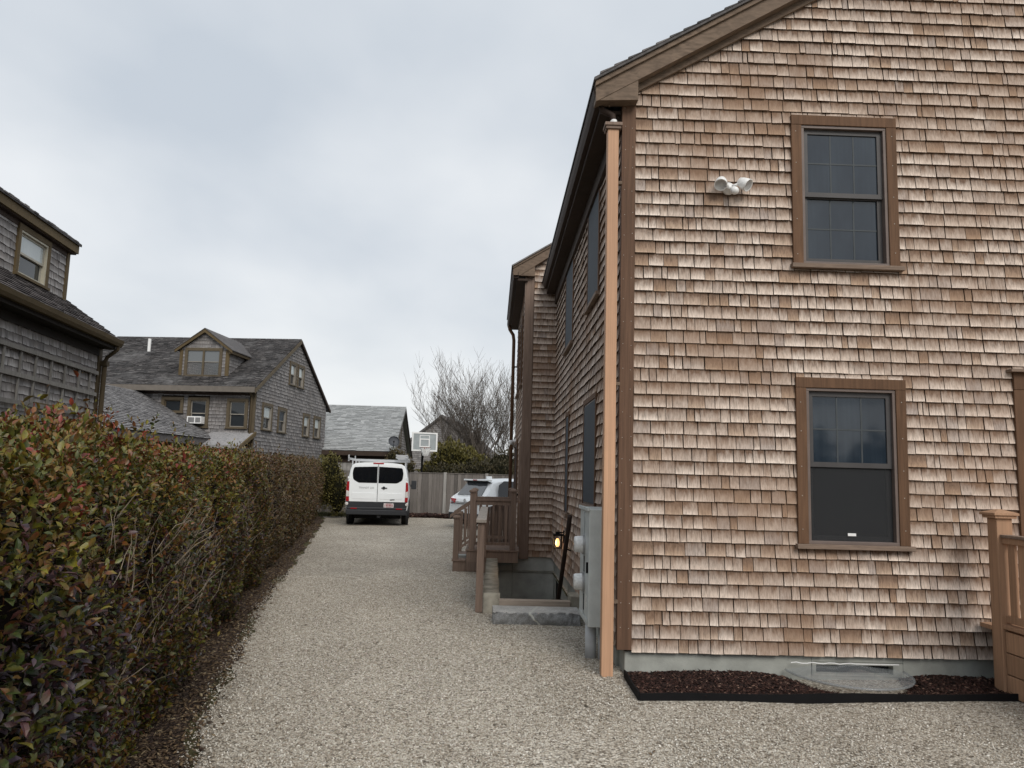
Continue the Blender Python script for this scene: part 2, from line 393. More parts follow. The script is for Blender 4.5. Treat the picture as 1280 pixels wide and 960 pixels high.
def gravel_mat():
    t = NT('gravel'); p = t.pos((1, 1, 1))
    def vor(sc, seed):
        v = t.new('ShaderNodeTexVoronoi'); v.inputs['Scale'].default_value = sc; v.inputs['Randomness'].default_value = 1
        mp_ = t.new('ShaderNodeMapping'); mp_.inputs['Location'].default_value = (seed, seed*2, 0); t.l.new(p, mp_.inputs[0]); t.l.new(mp_.outputs[0], v.inputs[0]); return v
    v1, v2 = vor(62, 0), vor(38, 5)
    s1 = t.new('ShaderNodeSeparateColor'); t.l.new(v1.outputs['Color'], s1.inputs[0])
    s2 = t.new('ShaderNodeSeparateColor'); t.l.new(v2.outputs['Color'], s2.inputs[0])
    stops = [(0, (.17, .145, .115)), (.15, (.34, .30, .25)), (.4, (.50, .46, .395)), (.7, (.60, .56, .49)), (.9, (.70, .665, .60)), (1, (.82, .79, .73))]
    c = t.ramp(s1.outputs[0], stops)
    c2 = t.ramp(s2.outputs[1], stops)
    c = t.mix(t.ramp(s2.outputs[0], [(.62, (0,)*3), (.64, (1,)*3)], 'CONSTANT'), c, c2)
    gapc = t.ramp(v1.outputs['Distance'], [(.3, (1.04,)*3), (.8, (.42,)*3)])
    c = t.mix(1, c, gapc, 'MULTIPLY')
    big = t.noise(t.pos((.45, .3, 1)), 1, 5, .6)
    c = t.mix(1, c, t.ramp(big, [(.35, (.84, .83, .82)), (.65, (1.1, 1.1, 1.1))]), 'MULTIPLY')
    # two faint wheel tracks worn along the drive, and scattered damp patches
    sp = t.new('ShaderNodeSeparateXYZ'); t.l.new(p, sp.inputs[0])
    ctr = t.math('ADD', t.math('MULTIPLY', sp.outputs[1], -.135), t.math('ADD', .25, t.math('MULTIPLY', t.noise(t.pos((0, .12, 0)), 1, 2), 1.0)))
    dd = t.math('ABSOLUTE', t.math('SUBTRACT', t.math('ABSOLUTE', t.math('SUBTRACT', sp.outputs[0], ctr)), .78))
    c = t.mix(t.math('MULTIPLY', t.ramp(dd, [(.10, (1,)*3), (.42, (0,)*3)]), t.ramp(t.noise(t.pos((1.2, .5, 1)), 1, 4), [(.3, (.2,)*3), (.7, (.6,)*3)])), c, t.mix(1, c, (1.14, 1.13, 1.12), 'MULTIPLY'))
    c = t.mix(t.ramp(t.noise(t.pos((2.6, 1.7, 1)), 1, 5, .7), [(.60, (0,)*3), (.74, (.7,)*3)]), c, t.mix(1, c, (.66, .63, .60), 'MULTIPLY'))
    c = t.mix(1, c, (.97, .945, .905), 'MULTIPLY')
    h = t.math('SUBTRACT', 1.0, v1.outputs['Distance'])
    t.set(c, .9, .2).bump(h, .8, .012); return t.m
m_gravel = gravel_mat()
def stone_mat():
    t = NT('gravel_stone'); c = t.ramp(t.rnd(), [(0, (.20, .165, .125)), (.2, (.38, .33, .265)), (.6, (.49, .455, .395)), (.9, (.64, .605, .54)), (1, (.84, .81, .75))])
    t.set(c, .85, .25); return t.m
m_stone = stone_mat()
def soil_mat():
    t = NT('soil_and_thatch'); n = t.noise(t.pos((2.2, 2.2, 2.2)), 1, 6, .65); t.set(t.ramp(n, [(.3, (.06, .05, .03)), (.55, (.10, .095, .045)), (.75, (.15, .13, .075))]), .95, .1).bump(n, .5, .05); return t.m
m_soil = soil_mat()
def mulch_mat(name, stops):
    t = NT(name); v = t.new('ShaderNodeTexVoronoi'); v.inputs['Scale'].default_value = 1; t.l.new(t.pos((55, 34, 45)), v.inputs[0])
    s_ = t.new('ShaderNodeSeparateColor'); t.l.new(v.outputs['Color'], s_.inputs[0])
    t.set(t.ramp(s_.outputs[0], stops), .85, .25).bump(v.outputs['Distance'], 1, .03); return t.m
m_mulch = mulch_mat('bark_mulch', [(0, (.011, .005, .0045)), (.6, (.027, .0135, .011)), (.92, (.055, .026, .021)), (1, (.13, .08, .06))])
m_strip = mulch_mat('leaf_litter', [(0, (.03, .018, .013)), (.5, (.075, .048, .035)), (.85, (.13, .09, .06)), (1, (.30, .23, .15))])
def chip_mat(name, stops):
    t = NT(name); t.set(t.ramp(t.rnd(), stops), .85, .25); return t.m
m_chip = chip_mat('bark_chip', [(0, (.012, .006, .005)), (.6, (.034, .016, .012)), (.9, (.065, .03, .023)), (1, (.22, .14, .105))])
m_litter = chip_mat('dry_leaf', [(0, (.03, .018, .013)), (.5, (.10, .065, .04)), (.85, (.2, .14, .08)), (1, (.34, .27, .17))])

def hgt(x, y): return .010*math.sin(x*2.1+y*.35)*math.sin(y*.5+1.3)+.006*math.sin(x*5.3+1)*math.sin(y*1.7)
def ground_sheets():
    g = MB(); z = -.03
    S = 400
    for x0, x1, y0, y1 in ((-S, HX0, -S, S), (HX1, S, -S, S), (HX0, HX1, -S, HY0), (HX0, HX1, HY1, S)):
        g.face([(x0, y0, z), (x1, y0, z), (x1, y1, z), (x0, y1, z)])
    tag(g.build('ground', m_soil), kind='structure')
    ys = sorted(set(list(np.arange(-8, 31.01, .3))+[HY0, HY1])); d = MB(); cols = []
    for y in ys:
        a = edge(y)+.05*math.sin(y*3.1)+.03*math.sin(y*7.7)
        cols.append([a+(HX0-a)*k/14 for k in range(15)]+[HX1]+[HX1+.7*k for k in range(1, 12)])
    nx = len(cols[0]); V = []; Fc = []
    for j, y in enumerate(ys):
        for i, x in enumerate(cols[j]): V.append((x, y, hgt(x, y)-(.02 if i == 0 else 0)))
    for j in range(len(ys)-1):
        for i in range(nx-1):
            if i == 14 and HY0-.001 <= ys[j] < HY1-.001: continue
            Fc.append((j*nx+i, j*nx+i+1, (j+1)*nx+i+1, (j+1)*nx+i))
    tag(np_mesh('driveway', V, Fc, m_gravel, smooth=True), kind='structure')
    # leaf litter strip under the hedge, lapping over the gravel edge
    V = []; Fc = []; ys = np.arange(-6, 29.6, .25)
    for y in ys:
        b = edge(y); wob = .09*math.sin(y*1.9)+.06*math.sin(y*4.3+1)
        for k in range(7):
            t = k/6; x = b-1.5+t*(1.5-.05+wob*.7); V.append((x, y, .028*(1-t)**.4+.012*math.sin(x*9+y*5)*(1-t)+hgt(x, y)*t+.004-.014*(t == 1)))
    for j in range(len(ys)-1):
        for i in range(6): Fc.append((j*7+i, j*7+i+1, (j+1)*7+i+1, (j+1)*7+i))
    tag(np_mesh('mulch_strip', V, Fc, m_strip, smooth=True), kind='structure')
ground_sheets()

OCT = np.array([(1, 0, 0), (0, 1, 0), (-1, 0, 0), (0, -1, 0), (0, 0, 1), (0, 0, -1)], 'f')
OCF = np.array([(0, 1, 4), (1, 2, 4), (2, 3, 4), (3, 0, 4), (1, 0, 5), (2, 1, 5), (3, 2, 5), (0, 3, 5)], 'i')
def scatter_oct(name, P, sx, sy, sz, m, parent=None):
    n = len(P); a = nr.rand(n)*6.283; tl = nr.randn(n, 2)*.35
    T = OCT[None]*np.stack([sx, sy, sz], -1)[:, None]*(1+.25*nr.randn(n, 6, 1)*.6)
    c, s_ = np.cos(a)[:, None], np.sin(a)[:, None]
    x = T[..., 0]*c-T[..., 1]*s_; y = T[..., 0]*s_+T[..., 1]*c; z = T[..., 2]+x*tl[:, :1]+y*tl[:, 1:]
    V = np.stack([x, y, z], -1)+P[:, None]
    Fc = OCF[None]+np.arange(n)[:, None, None]*6
    return np_mesh(name, V.reshape(-1, 3), Fc.reshape(-1, 3), m, parent)
def gravel_stones():
    P = []
    N = 170000
    y = 3.8+(13-3.8)*nr.rand(N)**1.9; x = -4+nr.rand(N)*9.2
    ed = np.interp(y, EY, EX)
    ok = (x > ed-.12+.1*nr.rand(N)) & (x < .7*y+.5) & ~((y > 6.05+.065*(x-1.175)) & (x > 1.16)) & ~((y > 9.1) & (x > -.12)) & ~((x > 4.25) & (y > 5))
    x, y = x[ok], y[ok]
    z = np.array([hgt(a, b) for a, b in zip(x, y)])+.002
    s_ = .005+.0065*nr.rand(len(x))**1.5; P = np.stack([x, y, z], -1)
    tag(scatter_oct('gravel_stones', P, s_, s_*(.6+.4*nr.rand(len(x))), s_*.6, m_stone), 'loose pale gravel stones lying over the near driveway', 'gravel', kind='stuff')
gravel_stones()
def litter():
    N = 9000; y = 3.5+22*nr.rand(N)**1.7; ed = np.interp(y, EY, EX); x = ed-.02-nr.rand(N)**1.2*.7+.07*nr.randn(N)
    s_ = .010+.016*nr.rand(N); z = .014+.02*np.clip((ed-x)*2, 0, 1)
    tag(scatter_oct('leaf_litter', np.stack([x, y, z], -1), s_*1.3, s_*.5, s_*.18, m_litter), 'dry leaves and twigs scattered along the hedge foot', 'leaf litter', kind='stuff')
litter()
N = 60; y = 3.8+20*nr.rand(N)**1.5; x = np.interp(y, EY, EX)+.2+(3.6+0*y)*nr.rand(N)**1.6; ok = ~((x > -.2) & (y > 9)) & ~((x > 1.1) & (y > 6))
x, y = x[ok], y[ok]; s_ = .009+.010*nr.rand(len(x))
tag(scatter_oct('stray_leaves', np.stack([x, y, .016+0*x], -1), s_*1.3, s_*.6, s_*.12, m_litter), 'stray brown leaves blown over the gravel drive', 'fallen leaves', kind='stuff')

# ================================================================== CEDAR HOUSE
YW = 6.95; XS = 1.15; YF = 14.34; XWG = .55
EXP = .12; ZB = .204
house = thing('cedar_house', 'tall house clad in pale new cedar shingles with brown trim beside the gravel drive', 'house', (XS, YW, 0))
FRONT = F((0, YW, 0), (1, 0, 0), (0, 0, 1), (0, -1, 0))
SIDE = F((XS, 0, 0), (0, 1, 0), (0, 0, 1), (-1, 0, 0))
WFRONT = F((0, YF, 0), (1, 0, 0), (0, 0, 1), (0, -1, 0))
WSIDE = F((XWG, 0, 0), (0, 1, 0), (0, 0, 1), (-1, 0, 0))
RX = 4.95; XE = 8.75; SL = .585                      # ridge, east wall, roof slope
def rake_z(x): return 5.42+SL*(x-1.25) if x < RX else 5.42+SL*(2*RX-1.25-x)
# core walls (sheathing behind the shingles)
K = .07
w = MB(); w.prism([(XS+K, YW+K, .2), (XE, YW+K, .2), (XE, YW+K, rake_z(XE)+.1), (RX, YW+K, rake_z(RX)+.1), (XS+K, YW+K, 5.3)], (0, .2, 0))
w.box(XS+K, XS+.2, YW+.27, YF+.3, .22, 5.25); w.box(XE-.15, XE, YW+.27, 20, .2, 5.25)
w.box(XWG+K, 1.6, YF+K, YF+.2, .2, 5.5); w.box(XWG+K, XWG+.2, YF+.2, 19.2, .2, 5.4); w.box(XWG+.2, XE, 19.05, 19.2, .2, 5.4)
w.build('wall', m_soffit, house)
fd = MB(); fd.box(XS+.06, 2.87, YW+.02, YW+.3, -2.2, .2); fd.box(3.69, XE, YW+.02, YW+.3, -2.2, .2); fd.box(2.87, 3.69, YW+.02, YW+.3, -2.2, .03); fd.box(2.87, 3.69, YW+.021, YW+.3, .145, .199)
fd.box(XS+.03, XS+.25, YW+.3, 13.2, -2.4, .238); fd.box(XS+.03, XS+.25, 14.1, YF+.2, -2.4, .239); fd.box(XS+.031, XS+.25, 13.2, 14.1, -.1, .2395)
fd.build('foundation', m_conc, house, bev=.006)
fw = MB()
xs = [-.6, .16, .42, .72, 1.02, XS+.03]
for a, b in zip(xs, xs[1:]): fw.box(a+.003, b-.003, YF+.02+.002*(xs.index(a) % 2), YF+.25, -2.4, .245)
fw.box(XWG, XS, YF+.03, YF+.26, -2.4, .24); fw.box(XWG+.03, XWG+.25, YF+.26, 19.1, -.5, .2)
for x, z in ((.2, -.1), (.33, -.1), (.66, -.11), (.8, -.11), (.93, -.11)): fw.box(x, x+.05, YF+.012, YF+.03, z, z+.014)
fw.build('foundation', m_conc_dark, house, label='damp grey concrete foundation wall at the end of the stairwell')
MB().box(XS+.05, XS+.1, 13.22, 14.08, -2.1, -.1).build('basement_door', m_black, house)

# windows in the gable wall: (u0, u1, v0, v1)
WUP = (2.748, 3.758, 3.745, 5.204); WLO = (2.75, 3.766, 1.175, 2.677)
DOOR = (4.775, 5.9, .6, 2.72)
def front_spans(v):
    lo = 1.262; hi = XE-.1
    if v > 5.25:
        a = 1.25+(v-5.42)/SL+.02; lo = max(lo, a-.05); hi = min(hi, 2*RX-a+.05)
    return [(lo, hi)] if hi-lo > .05 else []
specs = []
shingles(MB(), FRONT, ZB, 60, EXP, (.075, .20), front_spans, th=(.02, .031), keep=lambda s: specs.append(s) or False, gap=.007, jit=.0024,
         holes=[(w_[0]+.01, w_[1]-.01, w_[2]-.03, w_[3]-.004) for w_ in (WUP, WLO)]+[(DOOR[0]+.01, DOOR[1]-.01, .2, DOOR[3]+.075)])
inview = [s for s in specs if s[0] < 4.8 and s[2] < 6.25 and s[3]-s[2] > EXP*1.15]
inview.sort(key=lambda s: -(s[1]-s[0])/((s[0]+s[1])**2/4+YW**2+(s[2]-CAM_H)**2)**.5)
single = set(id(s) for s in inview[:300])
um = MB(); one_shingle(um, F((0, 0, 0), (1, 0, 0), (0, 0, 1), (0, -1, 0)), (0, 1, 0, EXP*1.22, .022, 0, .001))
first = None; rest = MB()
for s in specs:
    if id(s) in single:
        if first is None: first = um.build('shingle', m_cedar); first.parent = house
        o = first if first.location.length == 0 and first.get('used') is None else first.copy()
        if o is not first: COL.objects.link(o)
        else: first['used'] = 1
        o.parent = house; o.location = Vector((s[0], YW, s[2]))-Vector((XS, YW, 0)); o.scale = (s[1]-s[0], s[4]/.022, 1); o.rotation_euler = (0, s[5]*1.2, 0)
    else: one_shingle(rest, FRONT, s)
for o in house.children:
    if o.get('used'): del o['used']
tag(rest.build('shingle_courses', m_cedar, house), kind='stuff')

# side and wing windows: (y0, y1, z0, z1)
SW = [(8.42, 9.58, 1.40, 2.66), (11.45, 11.952, 1.18, 2.70), (8.35, 9.42, 3.78, 5.12), (11.15, 12.35, 3.72, 5.12)]
WW = [(16.55, 18.4, 1.15, 2.5), (15.1, 15.9, 3.55, 4.9), (16.9, 17.9, 3.55, 4.9)]
sh = MB()
def side_spans(v): return [(YW+.02, YF)]
shingles(sh, SIDE, .24, 42, EXP, (.085, .195), side_spans, th=(.02, .03), gap=.006, holes=[(a+.01, b-.01, c-.03, d-.004) for a, b, c, d in SW])
shingles(sh, WFRONT, .25, 53, EXP, (.085, .19), lambda v: [(.70 if v < 5.6 else max(.70, .30+(v-5.55)/.62), XS-.012)], th=(.018, .027))
def wside(v): return cut((YF+.03, 19.1), [(a+.02, b-.02) for a, b, c, d in WW if c < v < d]+[(14.6, 15.5)]*(v < 2.45 and v > .3))
shingles(sh, WSIDE, .25, 43, EXP, (.085, .19), wside, th=(.012, .019))
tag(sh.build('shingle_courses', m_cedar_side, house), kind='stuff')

# corner boards
cb = MB(); cb.box(1.132, 1.262, .222, 5.25, 0, .036, FRONT); cb.build('corner_board', m_corner, house, bev=.003)
cb = MB(); cb.box(1.1325, 1.15, YW-.02, YW+.05, .226, 5.2); cb.build('corner_board', m_corner, house, bev=.003)
cb = MB(); cb.box(.52, .695, .21, 5.55, 0, .034, WFRONT); cb.build('corner_board', m_deck, house, bev=.003)
cb = MB(); cb.box(.5205, .55, YF-.02, YF+.12, .212, 5.4); cb.build('corner_board', m_deck, house, bev=.003)
# nail heads on the corner board and the casings
nl = MB()
for k in range(24):
    z = .4+k*.21
    for x in (1.16, 1.235): nl.lathe([(.004, 0), (.003, .002)], (x+rng.uniform(-.006, .006), YW-.036, z+rng.uniform(-.02, .02)), (0, -1, 0), 6)
for wn_ in (WUP, WLO):
    for k in range(5):
        z = wn_[2]+.12+k*.29
        for x in (wn_[0]+.04, wn_[1]-.045): nl.lathe([(.005, 0), (.004, .002)], (x, YW-.045, z+rng.uniform(-.03, .03)), (0, -1, 0), 6)
tag(nl.build('nail_heads', plain('zinc', (.42, .38, .33), .5), house), kind='stuff')

# gable rake boards, return, roof
YR = 6.79
def rake(x0, z0, x1, z1, h, y0, y1, name, m, lbl=None, cutv=True):
    b = MB(); b.prism([(x0, y0, z0), (x1, y0, z1), (x1, y0, z1-h), (x0, y0, z0-h)], (0, y1-y0, 0)); return b.build(name, m, house, bev=.003, label=lbl)
zt = lambda x: 5.396+SL*(x-.858)
rake(.862, zt(.862)-.045, RX, zt(RX)-.045, .155, YR, YW-.022, 'rake_board', m_rake)
rake(RX, zt(RX)-.045, 2*RX-.862, zt(.862)-.045, .155, YR, YW-.022, 'rake_board', m_rake)
rake(.856, zt(.856), RX, zt(RX), .05, YR-.025, YR+.05, 'shadow_board', m_rake)
rake(1.0, zt(1.0)-.2, RX, zt(RX)-.2, .07, YW-.06, YW-.0225, 'frieze_board', m_rake)
rb = MB(); rb.prism([(.866, YR+.006, 5.215), (1.262, YR+.006, 5.235), (1.262, YR+.006, 5.44), (1.2, YR+.006, 5.41), (.866, YR+.006, 5.25)], (0, .13, 0)); rb.build('eave_return', m_rake, house, bev=.003)
rf = MB(); th = .03
rf.prism([(.84, YR-.05, zt(.84)+.002), (RX, YR-.05, zt(RX)+.002), (RX, YR-.05, zt(RX)+.03), (.84, YR-.05, zt(.84)+.03)], (0, 21.5-YR, 0))
rf.prism([(RX, YR-.05, zt(RX)+.002), (2*RX-.84, YR-.05, zt(.84)+.002), (2*RX-.84, YR-.05, zt(.84)+.03), (RX, YR-.05, zt(RX)+.03)], (0, 21.5-YR, 0))
# shingle edge stepping up the rake
xx = .9
while xx < RX:
    rf.prism([(xx, YR-.055-.006*rng.random(), zt(xx)+.03), (xx+.14, YR-.055, zt(xx+.14)+.03), (xx+.14, YR-.055, zt(xx+.14)+.036), (xx-.005, YR-.055, zt(xx)+.05)], (0, .5, 0)); xx += .13
rf.build('roof', m_dark_roof, house)
# eave: soffit, fascia and gutter along the drive side
sf = MB(); sf.box(.93, XS+.02, YR+.17, YF-.06, 5.165, 5.2); sf.box(XS-.06, XS-.012, YR+.2, YF-.03, 4.98, 5.165); sf.build('soffit', m_soffit, house)
MB().box(.925, .96, YR+.16, YF-.3, 5.17, 5.37).build('fascia_board', m_gutter, house)
def gutter(y0, y1, x0, z0, parent=house, w=.11, h=.115):
    g = MB(); pr = [(x0+w, 0), (x0+.02, 0), (x0, .05), (x0-.012, h), (x0+.002, h), (x0+.012, .055), (x0+.028, .012), (x0+w-.005, .012), (x0+w-.005, h), (x0+w, h)]
    g.prism([(x, y0, z0+z) for x, z in pr], (0, y1-y0, 0)); return g.build('gutter', m_gutter, parent)
gutter(YR+.03, YF-.24, .855, 5.22)
gutter(YF-.16, 19.3, .275, 5.44)
sw_ = MB(); sw_.box(.36, XWG+.02, YF-.1, 19.2, 5.40, 5.44); sw_.build('soffit', m_soffit, house)
# wing gable end facing the camera
wz = lambda x: 5.66+.62*(x-.275)
b = MB(); b.prism([(.28, YF-.14, wz(.28)-.04), (1.3, YF-.14, wz(1.3)-.04), (1.3, YF-.14, wz(1.3)-.19), (.42, YF-.14, wz(.28)-.17), (.28, YF-.14, wz(.28)-.17)], (0, .12, 0)); b.build('rake_board', m_rake, house, bev=.003)
b = MB(); b.prism([(.275, YF-.16, wz(.275)), (1.3, YF-.16, wz(1.3)), (1.3, YF-.16, wz(1.3)-.042), (.275, YF-.16, wz(.275)-.042)], (0, .06, 0)); b.build('shadow_board', m_rake, house)
b = MB(); b.prism([(.285, YF-.13, 5.49), (.695, YF-.13, 5.49), (.695, YF-.13, 5.72), (.5, YF-.13, 5.62), (.285, YF-.13, 5.5)], (0, .1, 0)); b.build('eave_return', m_rake, house)
b = MB(); b.prism([(.25, YF-.18, wz(.25)+.003), (3.2, YF-.18, wz(3.2)+.003), (3.2, YF-.18, wz(3.2)+.032), (.25, YF-.18, wz(.25)+.032)], (0, 19.4-YF, 0)); b.build('roof', m_dark_roof, house)

# windows
window(house, FRONT, *WUP, cas=.097, muntin=(3, 2), glass=m_glass, fw=.028)
window(house, FRONT, *WLO, cas=.095, muntin=(3, 2), screen=True, glass2=m_glass_dark, fw=.028)
tg = MB().box(3.22, 3.295, 1.25, 1.275, -.012, -.008, FRONT).build('sash_lock', m_white, house)
m_slate = plain('slate_screen', (.046, .058, .072), .7, .3, 0, 3, .15)
for a, b, c, d in SW:
    w_ = window(house, SIDE, a, b, c, d, cas=.06, glass=m_glass_side, muntin=None, detail=False, proud=.034)
    MB().box(a+.085, b-.085, c+.025, d-.085, .020, .031, SIDE).build('insect_screen', m_slate, w_)
for a, b, c, d in WW: window(house, WSIDE, a, b, c, d, cas=.08, glass=m_glass_side, muntin=(3, 3), detail=False, proud=.04)
# wing side door onto the deck
dr = MB().box(14.6, 15.5, .4, 2.4, -.05, .03, WSIDE).build('door', m_trim, house); MB().lathe([(.02, 0), (.028, .03), (.015, .05)], WSIDE.p(15.4, 1.35, .03), (-1, 0, 0), 8).build('door_knob', m_black, dr)
# front door casing at the right edge with its cornice
dm = MB(); dm.box(DOOR[0], DOOR[0]+.13, .5, 2.62, -.02, .045, FRONT); dm.box(DOOR[1]-.13, DOOR[1], .5, 2.62, -.02, .045, FRONT); dm.box(DOOR[0], DOOR[1], 2.62, 2.78, -.02, .05, FRONT)
d_ = dm.build('door_casing', m_trim, house, bev=.004)
MB().box(DOOR[0]-.05, DOOR[1]+.05, 2.78, 2.805, -.02, .10, FRONT).build('cornice', m_sill, d_)
MB().box(DOOR[0]+.13, DOOR[1]-.13, .5, 2.62, -.05, -.01, FRONT).build('door', m_deck, d_)
# square wooden downspout at the front corner
dn = MB(); dn.box(.99, 1.094, 6.876, 6.944, .004, 4.969); dn.box(.9905, 1.0935, 6.86, 6.8745, .004, 4.97); dn.box(.9905, 1.0935, 6.9455, 6.96, .004, 4.97); dso = dn.build('downspout', m_fresh, house, bev=.006)
c_ = MB(); c_.box(.972, 1.112, 6.842, 6.978, 4.97, 4.998); c_.box(.96, 1.124, 6.83, 6.99, 4.998, 5.03); c_.build('cap', m_deck, dso, bev=.004)
MB().tube([(.93, 6.93, 5.235), (.945, 6.93, 5.18), (1.0, 6.92, 5.155), (1.04, 6.915, 5.13), (1.05, 6.91, 5.03)], .03, 10).build('elbow', m_gutter, dso, smooth=True)
MB().lathe([(.034, 0), (.036, .03), (.03, .05)], (1.05, 6.91, 5.03), n=12).build('collar', m_white, dso)
for z in (.62, 2.55, 4.45): MB().box(1.094, 1.135, 6.9, 6.95, z, z+.03).build('bracket', m_rake, dso)
# round downspout of the wing
wp = MB(); wp.tube([(.32, 18.95, 5.46), (.33, 18.95, 5.36), (.42, 18.95, 5.22), (.44, 18.95, 5.08), (.44, 18.95, .1)], .042, 10); wp = wp.build('downspout', m_trim, house, smooth=True)
for z in (2.2, 4.4): MB().box(.44, XWG, 18.93, 18.97, z, z+.03).build('bracket', m_gutter, wp)
# basement window in the foundation
bw = MB(); bf = F((0, YW+.02, 0), (1, 0, 0), (0, 0, 1), (0, -1, 0))
bw.box(2.875, 2.91, .03, .143, -.12, .004, bf); bw.box(3.60, 3.685, .03, .143, -.12, .004, bf); bw.box(2.91, 3.60, .125, .143, -.12, .004, bf); bw.box(2.91, 3.6, .03, .045, -.12, .004, bf)
bwo = bw.build('basement_window', m_conc, house); MB().box(2.91, 3.6, .045, .125, -.09, -.08, bf).build('pane', m_glass_dark, bwo)

# ================================================================== MULCH BED AND WINDOW WELL COVER
be0, be1 = Vector((1.19, 6.16, 0)), Vector((5.2, 6.42, 0))
bd = thing('garden_bed', 'narrow mulched bed with black edging under the shingled gable wall', 'garden bed', (1.2, 6.5, 0))
e_ = MB()
def strip(mb, a, b, z0, z1, t=.012, n=14):
    a, b = Vector(a), Vector(b); d = (b-a).normalized(); nn = Vector((-d.y, d.x, 0))*t
    for k in range(n):
        p, q = a.lerp(b, k/n), a.lerp(b, (k+1)/n); h0 = .006*math.sin(k*1.3); h1 = .006*math.sin((k+1)*1.3)
        mb.hexa([p+Vector((0, 0, z0)), q+Vector((0, 0, z0)), q+nn+Vector((0, 0, z0)), p+nn+Vector((0, 0, z0)), p+Vector((0, 0, z1+h0)), q+Vector((0, 0, z1+h1)), q+nn+Vector((0, 0, z1+h1)), p+nn+Vector((0, 0, z1+h0))])
strip(e_, be0, be1, -.03, .060, .012); e_.build('edging', m_black, bd)
e_ = MB(); strip(e_, (1.185, 6.86, 0), (1.18, 6.165, 0), -.03, .07, n=6); e_.build('edging', m_black, bd)
V = []; Fc = []; nx, ny = 90, 18
for i in range(nx):
    for j in range(ny):
        x = 1.2+4.0*i/(nx-1); y0 = 6.175+.065*(x-1.19); y = y0+(6.965-y0)*j/(ny-1); t = j/(ny-1)
        well = math.exp(-(((x-3.15)/.50)**2+((y-6.95)/.55)**2)**2)
        V.append((x, y, .030+.006*t+.014*math.sin(x*3.3+1)*t+rng.uniform(-.006, .012)-.09*well))
for i in range(nx-1):
    for j in range(ny-1): Fc.append((i*ny+j, (i+1)*ny+j, (i+1)*ny+j+1, i*ny+j+1))
tag(np_mesh('mulch', V, Fc, m_mulch, bd), kind='stuff')
N = 7000; x = 1.21+3.9*nr.rand(N); t = nr.rand(N); y0 = 6.18+.065*(x-1.19); y = y0+(6.95-y0)*t
well = np.exp(-(((x-3.15)/.50)**2+((y-6.95)/.55)**2)**2); z = .038+.006*t+.014*np.sin(x*3.3+1)*t-.09*well
s_ = .008+.014*nr.rand(N)
tag(scatter_oct('bark_chips', np.stack([x, y, z], -1), s_*1.4, s_*.55, s_*.35, m_chip, bd), kind='stuff')
def clear_mat():
    t = NT('clear_plastic'); t.b.inputs['Base Color'].default_value = (.32, .35, .37, 1); t.b.inputs['Roughness'].default_value = .12; t.b.inputs['IOR'].default_value = 1.6
    tr = t.new('ShaderNodeBsdfTransparent'); mx = t.new('ShaderNodeMixShader'); mx.inputs[0].default_value = .36
    t.l.new(tr.outputs[0], mx.inputs[1]); t.l.new(t.b.outputs[0], mx.inputs[2]); t.l.new(mx.outputs[0], t.n['Material Output'].inputs[0]); return t.m
m_clear = clear_mat()
wc = thing('window_well_cover', 'clear plastic half round cover over the basement window well', 'well cover', (3.15, 6.9, .05))
V = []; Fc = []; na, nb = 28, 6
for i in range(na+1):
    a = math.pi*i/na
    for j in range(nb+1):
        r_ = j/nb; cx, cy = 3.15+.52*r_*math.cos(a), 6.935-.60*r_*math.sin(a)
        V.append((cx, cy, .085+.05*(1-r_*r_)+.012*math.sin(cx*16)*(1-r_)))
for i in range(na):
    for j in range(nb): Fc.append((i*(nb+1)+j, (i+1)*(nb+1)+j, (i+1)*(nb+1)+j+1, i*(nb+1)+j+1))
np_mesh('dome', V, Fc, m_clear, wc, smooth=True)
MB().tube([(3.15+.525*math.cos(math.pi*k/28), 6.935-.605*math.sin(math.pi*k/28), .082) for k in range(29)], .011, 6).build('rim', m_clear, wc, smooth=True)
MB().tube([(2.67+.96*k/20, 6.925, .145+.006*math.sin(k*1.9)*(k < 12)) for k in range(21)], .004, 5).build('bead', m_white, wc)

# ================================================================== FLOODLIGHT, CAMERA, LANTERN, METER
fl = thing('security_floodlight', 'white twin-head floodlight with sensor mounted on the shingled gable wall', 'floodlight', (2.14, YW-.03, 4.45))
MB().lathe([(.058, 0), (.06, .02), (.055, .035), (.03, .045), (.028, .075)], (2.14, YW-.025, 4.445), (0, -1, 0), 18).build('mount', m_white, fl, smooth=True)
def head(c, d, name):
    d = Vector(d).normalized(); c = Vector(c)
    h = MB(); h.lathe([(.012, -.085), (.04, -.07), (.052, -.035), (.058, .0), (.061, .035), (.057, .036), (.05, .03)], c, d, 18); o = h.build(name, m_white, fl, smooth=True)
    MB().lathe([(.052, .026), (.05, .03)], c, d, 18).build('lens', plain('lamp_lens', (.35, .35, .34), .2, .5), o)
head((2.045, YW-.13, 4.46), (-.25, -.6, -.65), 'lamp_head'); head((2.275, YW-.13, 4.46), (.55, -.5, -.5), 'lamp_head')
a = MB(); a.tube([(2.12, YW-.09, 4.45), (2.08, YW-.11, 4.47)], .014, 8); a.tube([(2.16, YW-.09, 4.45), (2.235, YW-.11, 4.475)], .014, 8); a.build('arm', m_white, fl, smooth=True)
a = MB(); a.lathe([(.022, -.02), (.036, .0), (.038, .03), (.03, .05), (.012, .06)], (2.165, YW-.12, 4.405), (.2, -.7, -.5), 14); a.build('sensor', m_white, fl, smooth=True)
cmr = thing('security_camera', 'small white security camera on the far side wall of the cedar house', 'camera', (.5, 18.3, 2.52))
